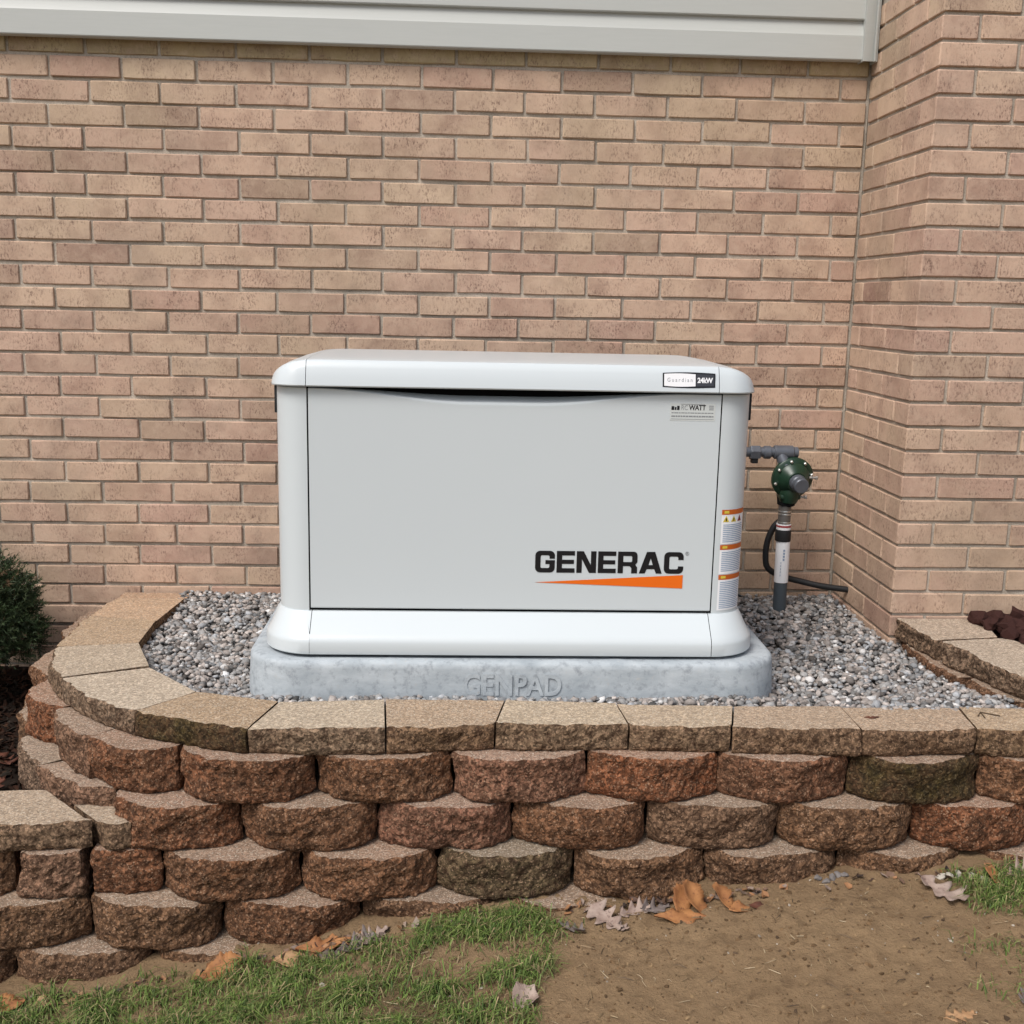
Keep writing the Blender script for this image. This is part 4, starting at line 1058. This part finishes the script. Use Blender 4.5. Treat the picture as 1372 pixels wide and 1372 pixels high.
dark_leaf(-1.14, -.98, .11, 1.2, 32, 'dark brown leaf in the mulch beside the lower left cap')
dark_leaf(-1.17, -.80, .12, 2.3, 33, 'dull red leaf lying among the bark chips at left')
# twig scratches on the right-hand cap
bm = bmesh.new(); tube(bm, [Vector(p) for p in ((1.205, -1.16, .0285), (1.222, -1.135, .0285), (1.258, -1.158, .0285))], .0016, 6); tube(bm, [Vector(p) for p in ((1.222, -1.135, .0285), (1.216, -1.172, .0285))], .0014, 6)
tag(link('forked_twig', bm_mesh('forked_twig', bm, M['bark'])), 'small forked twig on the cap stone at the right edge', 'twig')

# ------------------------------------------------------------------ grass, crumbs of soil
V = []; F = []; C = []; q = random.Random(12)
TONES = [(0.085, 0.132, 0.027), (0.116, 0.171, 0.034), (0.061, 0.102, 0.024), (0.152, 0.213, 0.051), (0.207, 0.213, 0.079), (0.293, 0.22, 0.116)]
def blade(x, y, hmax):
    z = gz(x, y); a = q.uniform(0, 6.283); L = q.uniform(.35, 1)*hmax; w = q.uniform(.0007, .0015)
    lean = q.uniform(.5, 1.75); d = Vector((math.cos(a), math.sin(a), 0)); s = Vector((-d.y, d.x, 0))*w; b = Vector((x, y, z-.003))
    p1 = b+Vector((0, 0, L*.5))+d*L*.22*lean; p2 = b+Vector((0, 0, L*max(.06, .9-.5*lean)))+d*L*.72*lean
    i = len(V); V.extend([b-s, b+s, p1-s*.8, p1+s*.8, p2]); F.extend([(i, i+1, i+3, i+2), (i+2, i+3, i+4)])
    t = q.choices(TONES, (5, 5, 4, 4, 3, 3))[0]; f = q.uniform(.75, 1.25); C.extend([t[0]*f, t[1]*f, t[2]*f, 1]*5)
cnt = 0
for _ in range(270000):
    y = -1.33-abs(q.random()**1.15)*1.2; x = q.uniform(-1.25, 1.45)
    g = grass_amount(x, y)
    if g <= 0: continue
    clump = max(0, .45+1.3*fbm(x, y, 9, 13, 3))
    thin = max(0.3, min(1, 1.05+1.5*fbm(x, y, 5.5, 5.5, 3)))
    if q.random() < g*(.26+clump*.75)*thin*(1 if y > -1.95 else .45): blade(x, y, .030+.035*clump)
for cx, cy, k, h in ((.11, -1.60, 60, .06), (.15, -1.56, 30, .06), (.07, -1.66, 60, .045), (.145, -1.39, 260, .06), (.10, -1.375, 240, .055), (.20, -1.43, 200, .055), (.03, -1.36, 200, .04), (1.02, -1.60, 25, .05), (1.1, -1.62, 30, .04), (.98, -1.74, 16, .05), (1.20, -1.40, 320, .05), (1.28, -1.43, 320, .05), (1.15, -1.45, 220, .045), (1.24, -1.48, 260, .045), (1.31, -1.38, 200, .05), (-.05, -1.60, 120, .05), (.02, -1.69, 160, .05)):
    for _ in range(k): blade(q.gauss(cx, .028), q.gauss(cy, .018), h)
me = mesh('grass', V, F, M['grass']); ca = me.color_attributes.new('col', 'FLOAT_COLOR', 'POINT'); ca.data.foreach_set('color', C)
tag(link('grass', me), 'short green lawn grass growing in patches in front of the block wall', 'grass', kind='stuff')

n = 5200; P = np.c_[rs.uniform(-.6, 1.5, n), rs.uniform(-2.0, -1.31, n)]
z = np.array([gz(x, y) for x, y in P]); s = np.clip(rs.lognormal(math.log(.0021), .45, n), .001, .0055); sc = np.c_[s*1.2, s, s*.7]
c = np.array([(0.17, 0.105, 0.055), (0.11, 0.068, 0.036), (0.23, 0.155, 0.085), (0.38, 0.33, 0.27), (0.10, 0.065, 0.04)])[rs.choice(5, n, p=[.4, .22, .30, .03, .05])]*rs.uniform(.8, 1.2, (n, 1))
extra = [(1.08, -1.355), (1.10, -1.35), (1.125, -1.36), (1.06, -1.36), (1.145, -1.38), (.80, -1.325), (.83, -1.33), (.86, -1.325), (.815, -1.335), (.845, -1.32)]
P = np.r_[P, np.array(extra)]; z = np.r_[z, [gz(x, y)+.004 for x, y in extra]]; sc = np.r_[sc, np.array([(.011, .009, .007)]*5+[(.010, .008, .006)]*5)]; c = np.r_[c, np.array([(.5, .45, .38)]*5+[(.19, .17, .16)]*5)]
tag(link('soil_crumbs', scatter_mesh('soil_crumbs', lumpy(iv1, 10, .6, rs), if1, np.c_[P, z], sc, rand_rot(rs, len(P), .5), c, M['mulch'], False)), 'crumbs of brown soil and grit scattered on the bare dirt', 'soil', kind='stuff')

V = []; F = []; C = []; q = random.Random(44)
for _ in range(420):
    x, y = q.uniform(-.3, 1.45), q.uniform(-1.95, -1.34); a = q.uniform(0, 6.283); L = q.uniform(.006, .034); w = q.uniform(.0004, .0010)
    d = Vector((math.cos(a), math.sin(a), q.gauss(0, .06))); sd = Vector((-d.y, d.x, 0))*w; o = Vector((x, y, gz(x, y)+.0025)); m_ = o+d*L*.5+Vector((q.gauss(0, .002), q.gauss(0, .002), .0015)); e = o+d*L
    i = len(V); V += [o-sd, o+sd, m_-sd, m_+sd, e-sd*.4, e+sd*.4, o+Vector((0, 0, w)), m_+Vector((0, 0, w)), e+Vector((0, 0, w*.5))]
    F += [(i, i+2, i+7, i+6), (i+1, i+6, i+7, i+3), (i+2, i+4, i+8, i+7), (i+3, i+7, i+8, i+5)]
    t = q.choice([(0.34, 0.25, 0.14), (0.26, 0.18, 0.10), (0.07, 0.045, 0.028), (0.05, 0.032, 0.02), (0.42, 0.33, 0.21)]); C += [*t, 1]*9
me = mesh('straw', V, F, M['grass']); ca = me.color_attributes.new('col', 'FLOAT_COLOR', 'POINT'); ca.data.foreach_set('color', C)
tag(link('straw', me), 'dry straw and thin twig bits lying on the dirt', 'straw', kind='stuff')

n = 420; X = rs.uniform(-1.05, 1.4, n); base_y = np.interp(X, [-1.1, -.9, -.6, -.2, .2, .6, 1.4], [-1.40, -1.41, -1.39, -1.36, -1.335, -1.335, -1.335]); Y = base_y - np.abs(rs.normal(0, .022, n))
keep = rs.rand(n) < np.interp(X, [-1.05, -.55, -.45, -.15, 0, .25, .35, .65, .75, 1.05, 1.1, 1.4], [.4, .4, .9, .9, .15, .4, 1, 1, .15, .3, .9, .9]); X, Y = X[keep], Y[keep]; n = len(X)
z = np.array([gz(x, y) for x, y in zip(X, Y)])+rs.uniform(.001, .008, n); sz = rs.uniform(.004, .013, n)
fl = np.array([(-1, -.5, 0), (0, -.75, .12), (1, -.3, 0), (.7, .55, .2), (-.1, .8, .05), (-.9, .4, .22), (0, 0, -.12)], float); ff = np.array([(6, 0, 1), (6, 1, 2), (6, 2, 3), (6, 3, 4), (6, 4, 5), (6, 5, 0)])
vr = np.array([fl*rs.uniform(.6, 1.4, fl.shape) for _ in range(12)])
c = np.array([(0.30, 0.15, 0.07), (0.17, 0.10, 0.065), (0.10, 0.06, 0.045), (0.27, 0.20, 0.16), (0.05, 0.035, 0.028)])[rs.choice(5, n, p=[.25, .25, .2, .15, .15])]
tag(link('leaf_litter', scatter_mesh('leaf_litter', vr, ff, np.c_[X, Y, z], np.c_[sz, sz, sz], rand_rot(rs, n, .45), c, M['grass'], False)), 'broken bits of dead leaves along the foot of the block wall', 'leaf litter', kind='stuff')
